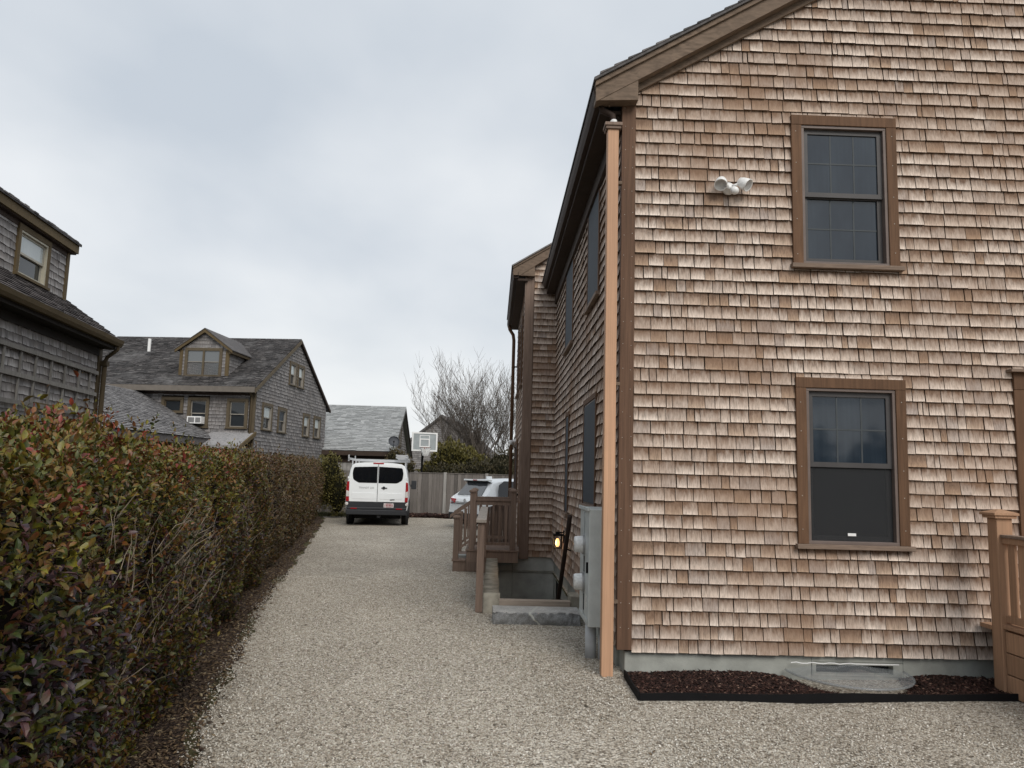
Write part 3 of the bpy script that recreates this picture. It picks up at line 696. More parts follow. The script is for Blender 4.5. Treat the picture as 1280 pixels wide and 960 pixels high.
MB().lathe([(.05, 0), (.045, .05)], (.53, 18.3, 2.53), (-1, 0, 0), 12).build('mount', m_white, cmr); MB().lathe([(.03, -.09), (.05, -.07), (.052, .07), (.04, .09)], (.44, 18.28, 2.51), (-.5, -.85, -.1), 12).build('camera_body', m_white, cmr, smooth=True)

ln = thing('wall_lantern', 'small black wall lantern glowing warm above the basement stairwell', 'lantern', (XS, 11.95, .72))
LX, LY, LZ = 1.03, 11.95, .70
a = MB(); a.box(XS-.035, XS-.012, LY-.05, LY+.05, LZ+.02, LZ+.2); a.box(LX-.01, XS-.03, LY-.012, LY+.012, LZ+.16, LZ+.18); a.build('bracket', m_black, ln)
a = MB(); a.box(LX-.075, LX+.075, LY-.075, LY+.075, LZ+.12, LZ+.145); a.box(LX-.03, LX+.03, LY-.03, LY+.03, LZ+.145, LZ+.18)
for sx in (-1, 1):
    for sy in (-1, 1): a.box(LX+sx*.058-.006, LX+sx*.058+.006, LY+sy*.058-.006, LY+sy*.058+.006, LZ-.06, LZ+.12)
a.box(LX-.065, LX+.065, LY-.065, LY+.065, LZ-.07, LZ-.06); a.build('cage', m_black, ln)
def glow_mat():
    t = NT('glowing_glass'); t.b.inputs['Base Color'].default_value = (.9, .75, .5, 1); t.b.inputs['Emission Color'].default_value = (1, .55, .20, 1); t.b.inputs['Emission Strength'].default_value = 1.1; return t.m
MB().lathe([(.015, -.045), (.030, -.02), (.033, .02), (.024, .06), (.012, .08)], (LX, LY, LZ), n=12).build('glass', glow_mat(), ln)
pl = bpy.data.lights.new('lantern_bulb', 'POINT'); pl.energy = 2.2; pl.color = (1, .58, .25); pl.shadow_soft_size = .05; plo = bpy.data.objects.new('lantern_bulb', pl); COL.objects.link(plo); plo.parent = ln; plo.location = Vector((LX-.1, LY, LZ+.02))-Vector((XS, 11.95, .72))

mt = thing('electric_meter_box', 'tall grey electric meter box with two round meters on the side wall', 'meter box', (1.05, 7.65, 0))
MB().box(.925, XS-.002, 7.32, 8.02, .33, 1.415).build('cabinet', m_meter, mt, bev=.008)
a = MB(); a.box(.905, .926, 7.30, 8.04, 1.395, 1.43); a.box(.915, .9245, 7.36, 7.98, .36, .40); a.box(.914, .9245, 7.645, 7.665, .4, 1.38); a.build('cover', m_meter, mt, bev=.004)
for z in (1.06, .70):
    y = 7.66
    g = MB(); g.lathe([(.085, 0), (.088, .02), (.082, .03), (.078, .085), (.07, .1), (.03, .105)], (.925, y, z), (-1, 0, 0), 20); o = g.build('meter', plain('meter_glass', (.62, .63, .63), .15, .6, 0, 40, .2), mt, smooth=True)
    MB().lathe([(.092, -.0), (.094, .022), (.088, .024)], (.925, y, z), (-1, 0, 0), 20).build('ring', plain('steel', (.5, .5, .5), .35, .5, .8), o)
    MB().box(.918, .926, y-.03, y+.04, z-.26, z-.11).build('breaker_slot', m_black, mt)
MB().box(.9205, .926, 7.42, 7.56, .50, .60).build('label', plain('label_white', (.6, .6, .58), .6, .3, 0, 60, .3), mt); MB().box(.905, .926, 7.34, 7.36, .82, .92).build('latch', m_alu if 'm_alu' in globals() else m_black, mt)
a = MB(); a.tube([(.985, 7.56, -.05), (.985, 7.56, .34)], .052, 14); a.build('conduit', m_pvc, mt, smooth=True)
a = MB(); a.tube([(1.09, 7.5, -.05), (1.09, 7.5, .34)], .04, 12); a.build('conduit', m_pvc, mt, smooth=True)

# ================================================================== BASEMENT STAIRWELL
sw2 = thing('basement_stairwell', 'concrete basement stairwell sunk between the gravel and the house wall', 'stairwell', (.6, 12, 0))
a = MB(); ys = [9.88, 10.7, 11.6, 12.5, 13.4, 14.33]
V = []; Fc = []; n = 40
for j in range(n+1):
    y = 9.88+4.44*j/n; wl_ = -.065+.008*math.sin(y*7); wr_ = .125+.010*math.sin(y*5+2)+.01*rng.random(); zt_ = .232+.012*math.sin(y*6)+.008*rng.random()
    V += [(wl_, y, -.2), (wl_, y, zt_), (wr_, y, zt_), (wr_, y, -2.3)]
for j in range(n):
    for k in range(3): q = j*4+k; Fc.append((q, q+4, q+5, q+1))
Fc += [(0, 1, 2, 3), (n*4+3, n*4+2, n*4+1, n*4)]
np_mesh('side_wall', V, Fc, m_conc_pale, sw2)
MB().box(.12, XS+.04, 9.62, YF+.03, -2.3, -2.2).build('floor', m_conc_dark, sw2)
st = None
for k in range(9):
    y0 = 9.9+k*.27; z = -.16-k*.2
    MB().box(.13, XS+.02, y0, y0+.3+.0, z-.25, z).build('step', m_conc_dark, sw2)
MB().box(.13, XS+.02, 9.63, 9.9, -2.2, .10).build('front_wall', m_conc, sw2)
a = MB().box(.13, 1.0, 9.60, 9.73, .11, .205); a.build('plank', wood_mat('pale_plank', (.46, .38, .31), .7, (3, 40, 40)), sw2, bev=.004, label='pale weathered plank across the head of the stairs')
a = MB(); a.box(1.0, XS+.03, 9.66, 10.0, -.1, .26); a.build('kerb', m_conc_pale, sw2, bev=.01)
# granite step
gs = MB()
def granite_mat():
    t = NT('granite'); n1 = t.noise(t.pos((120,)*3), 1, 3, .7); n2 = t.noise(t.pos((4, 4, 4)), 1, 5, .6)
    c = t.ramp(n1, [(.3, (.14, .142, .142)), (.5, (.255, .257, .255)), (.7, (.43, .43, .42))]); c = t.mix(1, c, t.ramp(n2, [(.3, (.7,)*3), (.7, (1.2,)*3)]), 'MULTIPLY')
    # a pale vein running slantwise through the block
    p = t.new('ShaderNodeSeparateXYZ'); t.l.new(t.new('ShaderNodeNewGeometry').outputs['Position'], p.inputs[0])
    d = t.math('SUBTRACT', p.outputs[0], t.math('MULTIPLY', t.math('SUBTRACT', t.math('MULTIPLY', p.outputs[1], .35), p.outputs[2]), .9)); d = t.math('ABSOLUTE', t.math('SUBTRACT', t.math('ADD', d, t.math('MULTIPLY', t.noise(t.pos((9,)*3), 1, 3), .05)), -2.265+.0))
    c = t.mix(t.ramp(d, [(.009, (.95,)*3), (.02, (0,)*3)]), c, (.55, .55, .50))
    t.set(c, .85, .3).bump(t.noise(t.pos((26,)*3), 1, 6, .7), .7, .02); return t.m
V = []; Fc = []; n = 46; prof = 9
for i in range(n+1):
    x = .055+1.02*i/n
    base = [(9.17, -.06), (9.155, .02), (9.15, .06), (9.17, .09), (9.18, .115), (9.19, .128), (9.205, .132), (9.40, .138), (9.59, .143)]
    for j, (y, z) in enumerate(base):
        jit = 0 if j > 5 else .022
        e2 = .02*(i == 0)-.02*(i == n)
        V.append((x+rng.uniform(-.006, .006)+e2*(j in (2, 3)), y+rng.uniform(-jit, jit)-.012*math.sin(x*7+j)*(j < 6), z+rng.uniform(-jit, jit)*.45))
for i in range(n):
    for j in range(prof-1): q = i*prof+j; Fc.append((q, q+prof, q+prof+1, q+1))
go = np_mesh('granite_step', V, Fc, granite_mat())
bm_ = go.data
capm = MB(); L0 = [V[j] for j in range(prof)]; L1 = [V[n*prof+j] for j in range(prof)]
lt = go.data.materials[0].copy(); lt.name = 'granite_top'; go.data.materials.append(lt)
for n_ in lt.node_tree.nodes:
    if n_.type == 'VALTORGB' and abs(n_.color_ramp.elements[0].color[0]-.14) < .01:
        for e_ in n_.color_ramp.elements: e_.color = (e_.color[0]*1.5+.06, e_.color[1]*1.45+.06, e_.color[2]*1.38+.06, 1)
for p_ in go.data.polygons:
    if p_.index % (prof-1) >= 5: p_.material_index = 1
tag(go, 'rough split granite block with a pale vein before the stairwell', 'granite block')
capm.face(L0+[(L0[0][0], 9.6, -.06)]); capm.face((L1+[(L1[0][0], 9.6, -.06)])[::-1]); capm.build('end_face', go.data.materials[0], go)
# handrails
hr = thing('stair_handrail', 'dark wooden handrail slanting down the wall into the basement stairwell', 'handrail', (1.06, 11, .8))
p0, p1 = Vector((1.06, 10.45, 1.19)), Vector((1.06, 13.2, -1.2))
MB().tube([p0, p1], .032, 10).build('rail', plain('dark_rail_wood', (.035, .022, .017), .6), hr, smooth=True)
for k in (.2, .55, .9): q = p0.lerp(p1, k); MB().tube([q, q+Vector((.09, 0, -.03))], .01, 6).build('bracket', m_black, hr)
wr = thing('stairwell_railing', 'level wooden guard rail with a single front post along the stairwell edge', 'railing', (-.12, 10, 0))
MB().box(-.165, -.075, 9.9, 9.99, 0, 1.11).build('post', m_deck, wr, bev=.004)
MB().box(-.165, -.075, 13.86, 13.95, 0, 1.11).build('post', m_deck, wr, bev=.004)
MB().box(-.185, -.055, 9.86, 13.97, 1.11, 1.15).build('cap_rail', wood_mat('pale_rail', (.42, .37, .32), .7, (40, 3, 40)), wr, bev=.004)
MB().box(-.14, -.10, 9.99, 13.86, .98, 1.06).build('rail', m_deck, wr); MB().box(-.14, -.10, 9.99, 13.86, .2, .28).build('rail', m_deck, wr)
for k in range(26): y = 10.13+k*.143; MB().box(-.137, -.103, y-.017, y+.017, .28, .98).build('baluster', m_deck, wr)

# ================================================================== SIDE DECK WITH STEPS
dk = thing('entry_deck', 'small raised wooden deck with steps and newel post railings at the wing door', 'deck', (0, 14.5, 0))
DZ = .39; DY0, DY1 = 14.0, 15.6
for k in range(11): y = DY0-.02+k*.148; MB().box(-.44, XWG-.03, y, y+.142, DZ-.03, DZ).build('plank', m_deck, dk, bev=.003)
MB().box(-.42, XWG-.05, DY0, DY0+.03, DZ-.22, DZ-.032).build('skirt_board', m_deck, dk); MB().box(-.425, -.395, DY0+.03, DY1, .0, DZ-.032).build('riser', m_deck, dk)
MB().box(-.68, -.43, DY0-.02, DY1, .175, .205).build('tread', m_deck, dk, bev=.003); MB().box(-.66, -.43, DY0, DY0+.03, 0, .174).build('stringer', m_deck, dk); MB().box(-.66, -.63, DY0+.03, DY1, 0, .174).build('riser', m_deck, dk)
MB().box(-.425, -.12, DY0+.003, DY0+.035, .0, DZ-.22).build('skirt_board', m_deck, dk)
def newel(x, y, z0, z1, w=.052):
    o = MB().box(x-w, x+w, y-w, y+w, z0, z1).build('newel_post', m_deck, dk, bev=.005)
    c = MB(); c.box(x-w-.018, x+w+.018, y-w-.018, y+w+.018, z1, z1+.03); c.hexa([(x-w-.018, y-w-.018, z1+.03), (x+w+.018, y-w-.018, z1+.03), (x+w+.018, y+w+.018, z1+.03), (x-w-.018, y+w+.018, z1+.03), (x-.02, y-.02, z1+.06), (x+.02, y-.02, z1+.06), (x+.02, y+.02, z1+.06), (x-.02, y+.02, z1+.06)])
    c.build('post_cap', m_deck, o)
for y in (DY0+.06, DY1-.06):
    newel(-.335, y, DZ, 1.40); newel(.40, y, DZ, 1.42); newel(-.615, y, .2, .93, .05)
    MB().box(-.29, .355, y-.04, y+.04, 1.25, 1.29).build('rail', m_deck, dk, bev=.003); MB().box(-.29, .355, y-.02, y+.02, 1.18, 1.25).build('rail', m_deck, dk); MB().box(-.29, .355, y-.02, y+.02, .47, .52).build('rail', m_deck, dk)
    MB().box(.45, XWG-.02, y-.03, y+.03, 1.24, 1.28).build('rail', m_deck, dk)
    for k in range(5): x = -.2+k*.12; MB().box(x-.017, x+.017, y-.017, y+.017, .52, 1.18).build('baluster', m_deck, dk)
    for z in (1.17, .5):
        b = MB(); b.prism([(-.39, y-.03, z), (-.39, y-.03, z+.06), (-.74, y-.03, z-.18), (-.74, y-.03, z-.24)] if z > 1 else [(-.39, y-.02, z), (-.39, y-.02, z+.05), (-.57, y-.02, z-.09), (-.57, y-.02, z-.14)], (0, .06 if z > 1 else .04, 0)); b.build('stair_rail', m_deck, dk)
    for x in (-.45, -.52): MB().box(x-.016, x+.016, y-.016, y+.016, .48+(x+.4)*.7, 1.14+(x+.4)*.7).build('baluster', m_deck, dk)
# solid board side panel beyond the deck
bp = thing('bulkhead_screen', 'low screen of solid brown boards with a sloping top behind the deck', 'board screen', (0, 15.75, 0))
for k in range(8):
    x = -.2+k*.088; h = 1.02+.30*(k+.5)/8*.8; b = MB(); b.prism([(x, 15.72, 0), (x+.085, 15.72, 0), (x+.085, 15.72, h+.02), (x, 15.72, h-.01)], (0, .025, 0)); b.build('board', m_deck, bp)

# ================================================================== FRONT DECK AT THE RIGHT EDGE
fd2 = thing('front_deck', 'fresh cedar deck with capped newel post and slatted railing at the front door', 'deck', (4.35, 6, 0)); fd2_b = BASE['front_deck']; BASE['front_deck'] = fd2_b-Vector((.045, 0, 0))
o = MB().box(4.24, 4.375, 6.50, 6.63, .0, 1.46).build('newel_post', m_deck_r, fd2, bev=.006)
c = MB(); c.box(4.215, 4.40, 6.475, 6.655, 1.46, 1.485); c.box(4.20, 4.415, 6.46, 6.67, 1.485, 1.505); c.hexa([(4.2, 6.46, 1.505), (4.415, 6.46, 1.505), (4.415, 6.67, 1.505), (4.2, 6.67, 1.505), (4.29, 6.55, 1.535), (4.325, 6.55, 1.535), (4.325, 6.58, 1.535), (4.29, 6.58, 1.535)]); c.build('post_cap', m_deck_r, o, bev=.003)
MB().box(4.275, 4.345, 3.4, 6.50, 1.25, 1.30).build('rail', m_deck_r, fd2, bev=.004); MB().box(4.26, 4.36, 3.4, 6.5, 1.30, 1.325).build('rail', m_sill, fd2, bev=.004)
MB().box(4.285, 4.335, 3.4, 6.5, .60, .66).build('rail', m_deck_r, fd2, bev=.004); MB().box(4.25, 4.365, 3.4, 6.5, .55, .585).build('rail', m_deck_r, fd2, bev=.004)
for k in range(24): y = 6.42-k*.122; MB().box(4.298, 4.322, y-.042, y+.042, .66, 1.25).build('baluster', m_deck_r, fd2, bev=.002)
for k in range(3): MB().box(4.262+.002*k, 4.30, 3.4, 6.495, .015+k*.175, .18+k*.175).build('skirt_board', m_deck_r, fd2, bev=.003)
for k in range(12): y = 6.9-.29*k; MB().box(4.31, 6.6, y-.285, y, .50, .535).build('plank', m_deck_r, fd2)
MB().box(6.5, 6.6, 3.4, 6.9, 0, .5).build('skirt_board', m_deck_r, fd2)
MB().box(4.31, 6.5, 3.42, 3.46, 0, .5).build('skirt_board', m_deck_r, fd2)

# ================================================================== LEFT HOUSE (grey, with trellis)
def hframe(pt, ang, side):                   # vertical wall through pt, u along heading ang, n out to +side
    a = R(ang); d = Vector((math.sin(a), math.cos(a), 0)); n = Vector((math.cos(a), -math.sin(a), 0))*side
    return F((pt[0], pt[1], 0), d, (0, 0, 1), n)
LA = -6.4; LC = (-7.198, 14.0)
lh = thing('grey_house', 'weathered grey shingle house with olive trim and dormer standing behind the hedge at left', 'house', (LC[0], LC[1], 0))
LF = hframe(LC, LA, 1)
def lp(u, v, n): return LF.p(u, v, n)
m = MB(); m.box(-14, -.02, 0, 3.95, -7, -.06, LF); m.prism([lp(-.03, 3.9, -.06), lp(-.03, 3.9, -7), lp(-.03, 6.35, -3.5)], LF.U*-13.9)
m.build('wall', m_soffit, lh)
LW = (-2.36, -1.33, 1.35, 2.62)
sh = MB(); shingles(sh, LF, .3, 30, EXP, (.09, .2), lambda v: cut((-7.2, -.06), [(LW[0]+.02, LW[1]-.02)]*(LW[2] < v < LW[3])), th=(.012, .022), jit=.007)
LE = F(lp(0, 0, 0), -LF.N, (0, 0, 1), LF.U)   # end gable, seen from behind the corner
shingles(sh, LE, .3, 50, EXP*1.2, (.12, .25), lambda v: [(.06, 6.9)] if v < 4.1 else ([(.06+(v-4.1)/.7, 6.9-(v-4.1)/.7)] if v < 6.3 else []), th=(.012, .02))
tag(sh.build('shingle_courses', m_grey_shingle, lh), kind='stuff')
MB().box(-.12, .03, .2, 3.85, -.02, .035, LF).build('corner_board', m_olive_d, lh, bev=.003)
MB().box(-.02, .10, .2, 3.85, .0, .03, F(lp(0, 0, 0), -LF.N, (0, 0, 1), LF.U)).build('corner_board', m_olive, lh, bev=.003)
# main roof: eave n=.30 z=3.99, slope .70
RS = .70
def rpt(u, n, dz=0): return lp(u, 3.99+RS*(.30-n)+dz, n)
m = MB(); m.prism([rpt(.06, .30), rpt(.06, -3.5), rpt(.06, -3.5, -.08), rpt(.06, .30, -.08)], LF.U*-14.0)
m.prism([rpt(.06, -3.5), lp(.06, 3.99, -7.3), lp(.06, 3.91, -7.3), rpt(.06, -3.5, -.08)], LF.U*-14.0); m.build('roof', m_dark_roof, lh)
RF = F(rpt(0, .31, .004), LF.U, (-LF.N+Vector((0, 0, RS))).normalized(), (LF.N*RS+Vector((0, 0, 1))).normalized())
sh = MB(); shingles(sh, RF, 0, 34, .125, (.14, .26), lambda v: cut((-7.0, .075), [(-4.6, -.28)]*(v > 1.12)), th=(.014, .024), ov=1.15, jit=.008)
tag(sh.build('roof_shingles', m_left_roof, lh), kind='stuff')
gm = MB(); pr = [(.26, 3.86), (.33, 3.86), (.36, 3.91), (.375, 3.975), (.36, 3.975), (.345, 3.915), (.325, 3.875), (.27, 3.875)]
gm.prism([lp(.08, z, n) for n, z in pr], LF.U*-7.2); gm.build('gutter', m_olive, lh)
m = MB(); m.box(-7.2, .0, 3.80, 3.86, -.03, .26, LF); m.box(-7.2, -.02, 3.66, 3.80, -.02, .03, LF); m.box(-7.2, .04, 3.86, 3.95, .24, .258, LF); m.build('soffit', plain('eave_shadow_tone', (.018, .013, .010), .8), lh)  # soffit and frieze coloured near black, standing in for the deep eave shadow
m = MB(); m.tube([lp(-.02, 3.87, .31), lp(-.02, 3.80, .30), lp(0, 3.72, .2), lp(.02, 3.66, .12), lp(.03, 3.58, .09)], .035, 8); m.tube([lp(.03, 3.6, .085), lp(.03, 1, .085)], .045, 8); m.box(-.04, .10, 3.50, 3.58, .03, .14, LF); m.build('downspout', m_olive_d, lh)
# shed dormer
dn_ = -.60
m = MB(); m.box(-4.55, -.27, 4.3, 5.62, dn_-2.2, dn_-.06, LF); dw = m.build('dormer_wall', m_soffit, lh)
DF = F(lp(0, 0, dn_), LF.U, (0, 0, 1), LF.N)
DW = (-2.10, -1.0, 4.66, 5.45)
sh = MB(); shingles(sh, DF, 4.52, 9, EXP, (.09, .19), lambda v: cut((-4.6, -.33), [(DW[0]+.01, DW[1]-.01)]*(v > 4.6)), th=(.012, .02), jit=.006)
tag(sh.build('shingle_courses', m_grey_shingle, lh), kind='stuff')
m = MB(); m.box(-.34, -.235, 4.4, 5.5, dn_-.02, dn_+.035, LF); m.box(-.26, -.236, 4.4, 5.5, dn_-2.2, dn_-.021, LF); m.build('corner_board', m_olive, lh)
window(lh, DF, *DW, cas=.085, mc=m_olive, mf=plain('cream_frame', (.48, .45, .36), .5), ms=plain('cream_sash', (.42, .40, .34), .5), msill=m_olive, glass=m_glass_pale, glass2=m_glass_mid, muntin=None, detail=False, proud=.05)
MB().box(DW[0]-.02, DW[1]+.02, 4.5, 4.62, dn_-.02, dn_+.03, LF).build('apron_board', m_olive_d, lh)
m = MB(); m.prism([lp(-.16, 5.67, -.46), lp(-.16, 5.50, -.46), lp(-.16, 5.50, -.50), lp(-.16, 5.67, -.50)], LF.U*-4.7); m.build('fascia_board', m_olive, lh)
m = MB(); m.prism([lp(-.16, 5.505, -.50), lp(-.16, 5.53, -3.4), lp(-.16, 5.50, -3.4), lp(-.16, 5.48, -.50)], LF.U*-4.7); m.box(-4.6, -.24, 5.40, 5.50, dn_-.02, dn_+.025, LF); m.build('soffit', m_soffit, lh)
m = MB(); m.prism([lp(-.13, 5.672, -.43), lp(-.13, 6.60, -3.5), lp(-.13, 6.56, -3.5), lp(-.13, 5.64, -.43)], LF.U*-4.75)
u = -.12
while u > -4.7:
    h = rng.uniform(.012, .03); m.box(u-.15, u-.005, 5.665, 5.675+h, -.75, -.425+rng.uniform(-.01, .01), LF); u -= .155
m.build('dormer_roof', m_dark_roof, lh)
window(lh, LF, *LW, cas=.10, mc=m_olive, msill=m_olive, glass=m_glass_mid, muntin=None, detail=False, proud=.06)
tr = thing('wall_trellis', 'grey wooden lattice trellis fixed across the wall of the grey house', 'trellis', (LC[0], LC[1], 0))
m_lat = wood_mat('grey_lattice', (.27, .255, .235), .6)
for z in (3.34, 2.955, 2.565, 2.17, 1.78, 1.39): MB().box(-7.0, -.16, z-.032, z+.032, .05, .068, LF).build('slat', m_lat, tr)
us = [-.44, -.90, -1.44, -1.93, -2.44, -2.90, -3.38, -3.86, -4.34, -4.82, -5.3]
zs = [3.34, 2.955, 2.565, 2.17, 1.78]
for i, z in enumerate(zs):
    for k, u in enumerate(us):
        u2 = u+(.0 if i % 2 == 0 else -.02)
        if z < 2.8 and LW[0]-.1 < u2 < LW[1]+.1: continue
        MB().box(u2-.021, u2+.021, z-.385, z+.02, .028, .0495, LF).build('slat', m_lat, tr)

# ================================================================== MIDDLE HOUSE
MA = 5.2; MC = (-8.677, 28.0)
mh = thing('dormer_house', 'grey shingled house with a gabled dormer and steep dark roof beyond the hedge', 'house', (MC[0], MC[1], 0))
MS = hframe(MC, MA, 1)                        # gable side: u back along depth
MFr = F((MC[0], MC[1], 0), MS.N, (0, 0, 1), -MS.U)   # front: u to the right, negative to the left
D_ = 8.35; RZ, EZ = 7.19, 4.62; HD = D_/2; WID = 7.9
sl = (RZ-EZ)/(HD+.3)
def mrz(s): return EZ+sl*(s+.3) if s < HD else EZ+sl*(D_+.3-s)
m = MB(); m.prism([MFr.p(-WID, 0, -.06), MFr.p(-.06, 0, -.06), MFr.p(-.06, EZ+.1, -.06), MFr.p(-WID, EZ+.1, -.06)], MS.U*.15)
m.prism([MS.p(.06, 0, -.06), MS.p(D_, 0, -.06), MS.p(D_, EZ+.05, -.06), MS.p(HD, RZ-.12, -.06), MS.p(.06, EZ+.1, -.06)], MS.N*-(WID-.1)); m.build('wall', m_soffit, mh)
GW = [(3.18, 3.98, 5.2, 6.15), (4.14, 4.94, 5.2, 6.15), (.62, 1.60, 3.2, 4.2), (2.2, 3.13, 3.2, 4.17), (5.12, 5.98, 3.2, 4.17), (6.56, 7.5, 3.2, 4.17), (3.75, 4.5, 1.2, 2.32), (2.0, 2.9, 1.2, 2.32)]
FW = [(-3.50, -2.67, 3.71, 4.26), (-2.50, -1.70, 3.19, 4.26), (-1.03, -.24, 3.19, 4.25)]
sh = MB()
def msp(v):
    a, b = .05, D_-.05
    if v > EZ-.1: q = (v-EZ+.12)/sl-.3; a = max(a, q); b = D_-a
    return cut((a, b), [(w_[0], w_[1]) for w_ in GW if w_[2] < v < w_[3]]) if b-a > .1 else []
shingles(sh, MS, 1.2, 45, .13, (.11, .24), msp, th=(.016, .03), gap=.008, jit=.008)
shingles(sh, MFr, 1.2, 26, .13, (.11, .24), lambda v: cut((-WID, -.2), [(w_[0], w_[1]) for w_ in FW if w_[2] < v < w_[3]]), th=(.016, .03), gap=.008, jit=.008)
tag(sh.build('shingle_courses', m_mid_shingle, mh), kind='stuff')
# roof
m = MB(); o_ = MS.N
def mr(s, n, dz=0): return MS.p(s, (EZ+sl*(s+.3) if s <= HD else EZ+sl*(D_+.3-s))+dz, n)
OV = .10
m.prism([mr(-.33, OV), mr(HD, OV), mr(HD, OV, -.1), mr(-.33, OV, -.1)], MS.N*-(WID+.2)); m.prism([mr(HD, OV), mr(D_+.33, OV), mr(D_+.33, OV, -.1), mr(HD, OV, -.1)], MS.N*-(WID+.2)); m.build('roof', m_dark_roof, mh)
RFm = F(mr(-.34, 0, .004), MS.N, (MS.U+Vector((0, 0, sl))).normalized(), (-MS.U*sl+Vector((0, 0, 1))).normalized())
sh = MB(); shingles(sh, RFm, 0, 41, .128, (.13, .28), lambda v: [(-WID-.08, OV+.01)], th=(.014, .03), ov=1.12, gap=.01, jit=.012)
tag(sh.build('roof_shingles', m_dark_roof, mh), kind='stuff')
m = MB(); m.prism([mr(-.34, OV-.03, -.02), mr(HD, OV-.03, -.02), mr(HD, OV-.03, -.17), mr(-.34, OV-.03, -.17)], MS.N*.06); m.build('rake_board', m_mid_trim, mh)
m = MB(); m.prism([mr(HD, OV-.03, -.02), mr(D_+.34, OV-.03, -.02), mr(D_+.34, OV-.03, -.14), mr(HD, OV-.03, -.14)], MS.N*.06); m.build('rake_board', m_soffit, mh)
m = MB(); m.box(-WID-.1, .1, EZ-.17, EZ+.03, .30, .40, MFr); m.build('gutter', plain('taupe_gutter', (.16, .14, .12), .6), mh)
m = MB(); m.box(-WID, 0, EZ-.16, EZ-.12, 0, .3, MFr); m.box(-WID, -.02, EZ-.26, EZ-.16, 0, .02, MFr); m.build('soffit', m_soffit, mh)
MB().box(-.17, .02, 1.2, EZ-.17, -.02, .04, MFr).build('corner_board', m_mid_trim, mh); MB().tube([MFr.p(-.12, EZ-.1, .3), MFr.p(-.1, EZ-.3, .1), MFr.p(-.1, 1, .08)], .04, 6).build('downspout', m_olive_d, mh)
for k, g_ in enumerate(GW):
    window(mh, MS, *g_, cas=.11, mc=m_mid_trim, mf=plain('w_frame', (.25, .23, .2), .6) if k == 0 else bpy.data.materials['w_frame'], ms=bpy.data.materials['w_frame'], msill=m_mid_trim, glass=m_glass_pale if k in (0, 1, 2, 4, 5) else m_glass_side, glass2=m_glass_mid, muntin=None, detail=False, proud=.06, fw=.025)
for k, g_ in enumerate(FW):
    window(mh, MFr, *g_, cas=.09, mc=m_mid_trim, mf=m_mid_trim, ms=bpy.data.materials['w_frame'] if k else m_mid_trim, msill=m_mid_trim, glass=m_glass_mid, muntin=None, detail=False, proud=.06, fw=.025, dbl=k > 0)
ac = thing('air_conditioner', 'white window air conditioner in the middle front window of the dormer house', 'air conditioner', tuple(MFr.p(-2.1, 3.3, .1)))
MB().box(-2.36, -1.83, 3.29, 3.55, -.05, .32, MFr).build('case', m_white, ac, bev=.01)
m = MB()
for k in range(2): m.box(-2.31+.27*k, -2.08+.23*k, 3.33, 3.51, .3, .324, MFr)
m.build('grille', plain('ac_grille', (.2, .2, .2), .6), ac)
# gabled dormer
dc, dh_ = -2.31, .94; dnn = -.60; dz0, dze, dza = 5.0, 6.12, 6.90
m = MB(); m.prism([MFr.p(dc-dh_, dz0-.2, dnn), MFr.p(dc+dh_, dz0-.2, dnn), MFr.p(dc+dh_, dze, dnn), MFr.p(dc, dza-.1, dnn), MFr.p(dc-dh_, dze, dnn)], MS.U*3.2); m.build('dormer_wall', m_mid_shingle, mh)
DFm = F(MFr.p(0, 0, dnn), MFr.U, MFr.V, MFr.N)
DWm = (-3.06, -1.62, 5.12, 6.19)
def dsp(v):
    a, b = dc-dh_+.1, dc+dh_-.1
    if v > dze-.1: q = (v-dze+.14)/(dza-dze)*dh_; a += q-.1; b -= q-.1
    return cut((a, b), [(DWm[0], DWm[1])]*(DWm[2]-.02 < v < DWm[3])) if b-a > .08 else []
sh = MB(); shingles(sh, DFm, 4.98, 14, .125, (.1, .22), dsp, th=(.012, .02))
DSr = F(MFr.p(dc+dh_, 0, dnn), MS.U, (0, 0, 1), MS.N)
shingles(sh, DSr, 5.02, 9, .13, (.1, .22), lambda v: [(.02, max(.1, (v-5.08)/sl))], th=(.012, .02))
tag(sh.build('shingle_courses', m_mid_shingle, mh), kind='stuff')
m = MB(); m.box(dc+dh_-.12, dc+dh_+.02, dz0-.05, dze, -.02, .03, DFm); m.build('corner_board', m_olive, mh); m = MB(); m.box(dc-dh_-.02, dc-dh_+.10, dz0-.05, dze, -.02, .03, DFm); m.build('corner_board', m_olive, mh)
for s_ in (-1, 1):
    m = MB(); m.prism([MFr.p(dc, dza, dnn+.15), MFr.p(dc+s_*(dh_+.17), dze-.02, dnn+.15), MFr.p(dc+s_*(dh_+.17), dze-.13, dnn+.15), MFr.p(dc, dza-.13, dnn+.15)], MS.U*.06); m.build('rake_board', m_olive, mh)
    m = MB(); m.prism([MFr.p(dc, dza+.035, dnn+.17), MFr.p(dc+s_*(dh_+.2), dze-.01, dnn+.17), MFr.p(dc+s_*(dh_+.2), dze-.04, dnn+.17), MFr.p(dc, dza+.003, dnn+.17)], MS.U*4.0); m.build('dormer_roof', m_dark_roof, mh)
MB().box(dc+dh_+.03, dc+dh_+.17, dze-.15, dze-.045, -1.9, .12, DFm).build('fascia_board', m_olive_d, mh)
fm = MB(); dwo = None
m = MB(); a, b, c, d = DWm; m.box(a, a+.11, c, d, -.05, .05, DFm); m.box(b-.11, b, c, d, -.05, .05, DFm); m.box(a+.11, b-.11, d-.11, d, -.05, .048, DFm); m.box(a+.11, b-.11, c, c+.05, -.05, .048, DFm); m.box((a+b)/2-.035, (a+b)/2+.035, c+.05, d-.11, -.05, .046, DFm)
dwo = m.build('window', m_mid_trim, mh); MB().box(a-.04, b+.04, c-.05, c, -.03, .08, DFm).build('sill', m_olive, dwo)
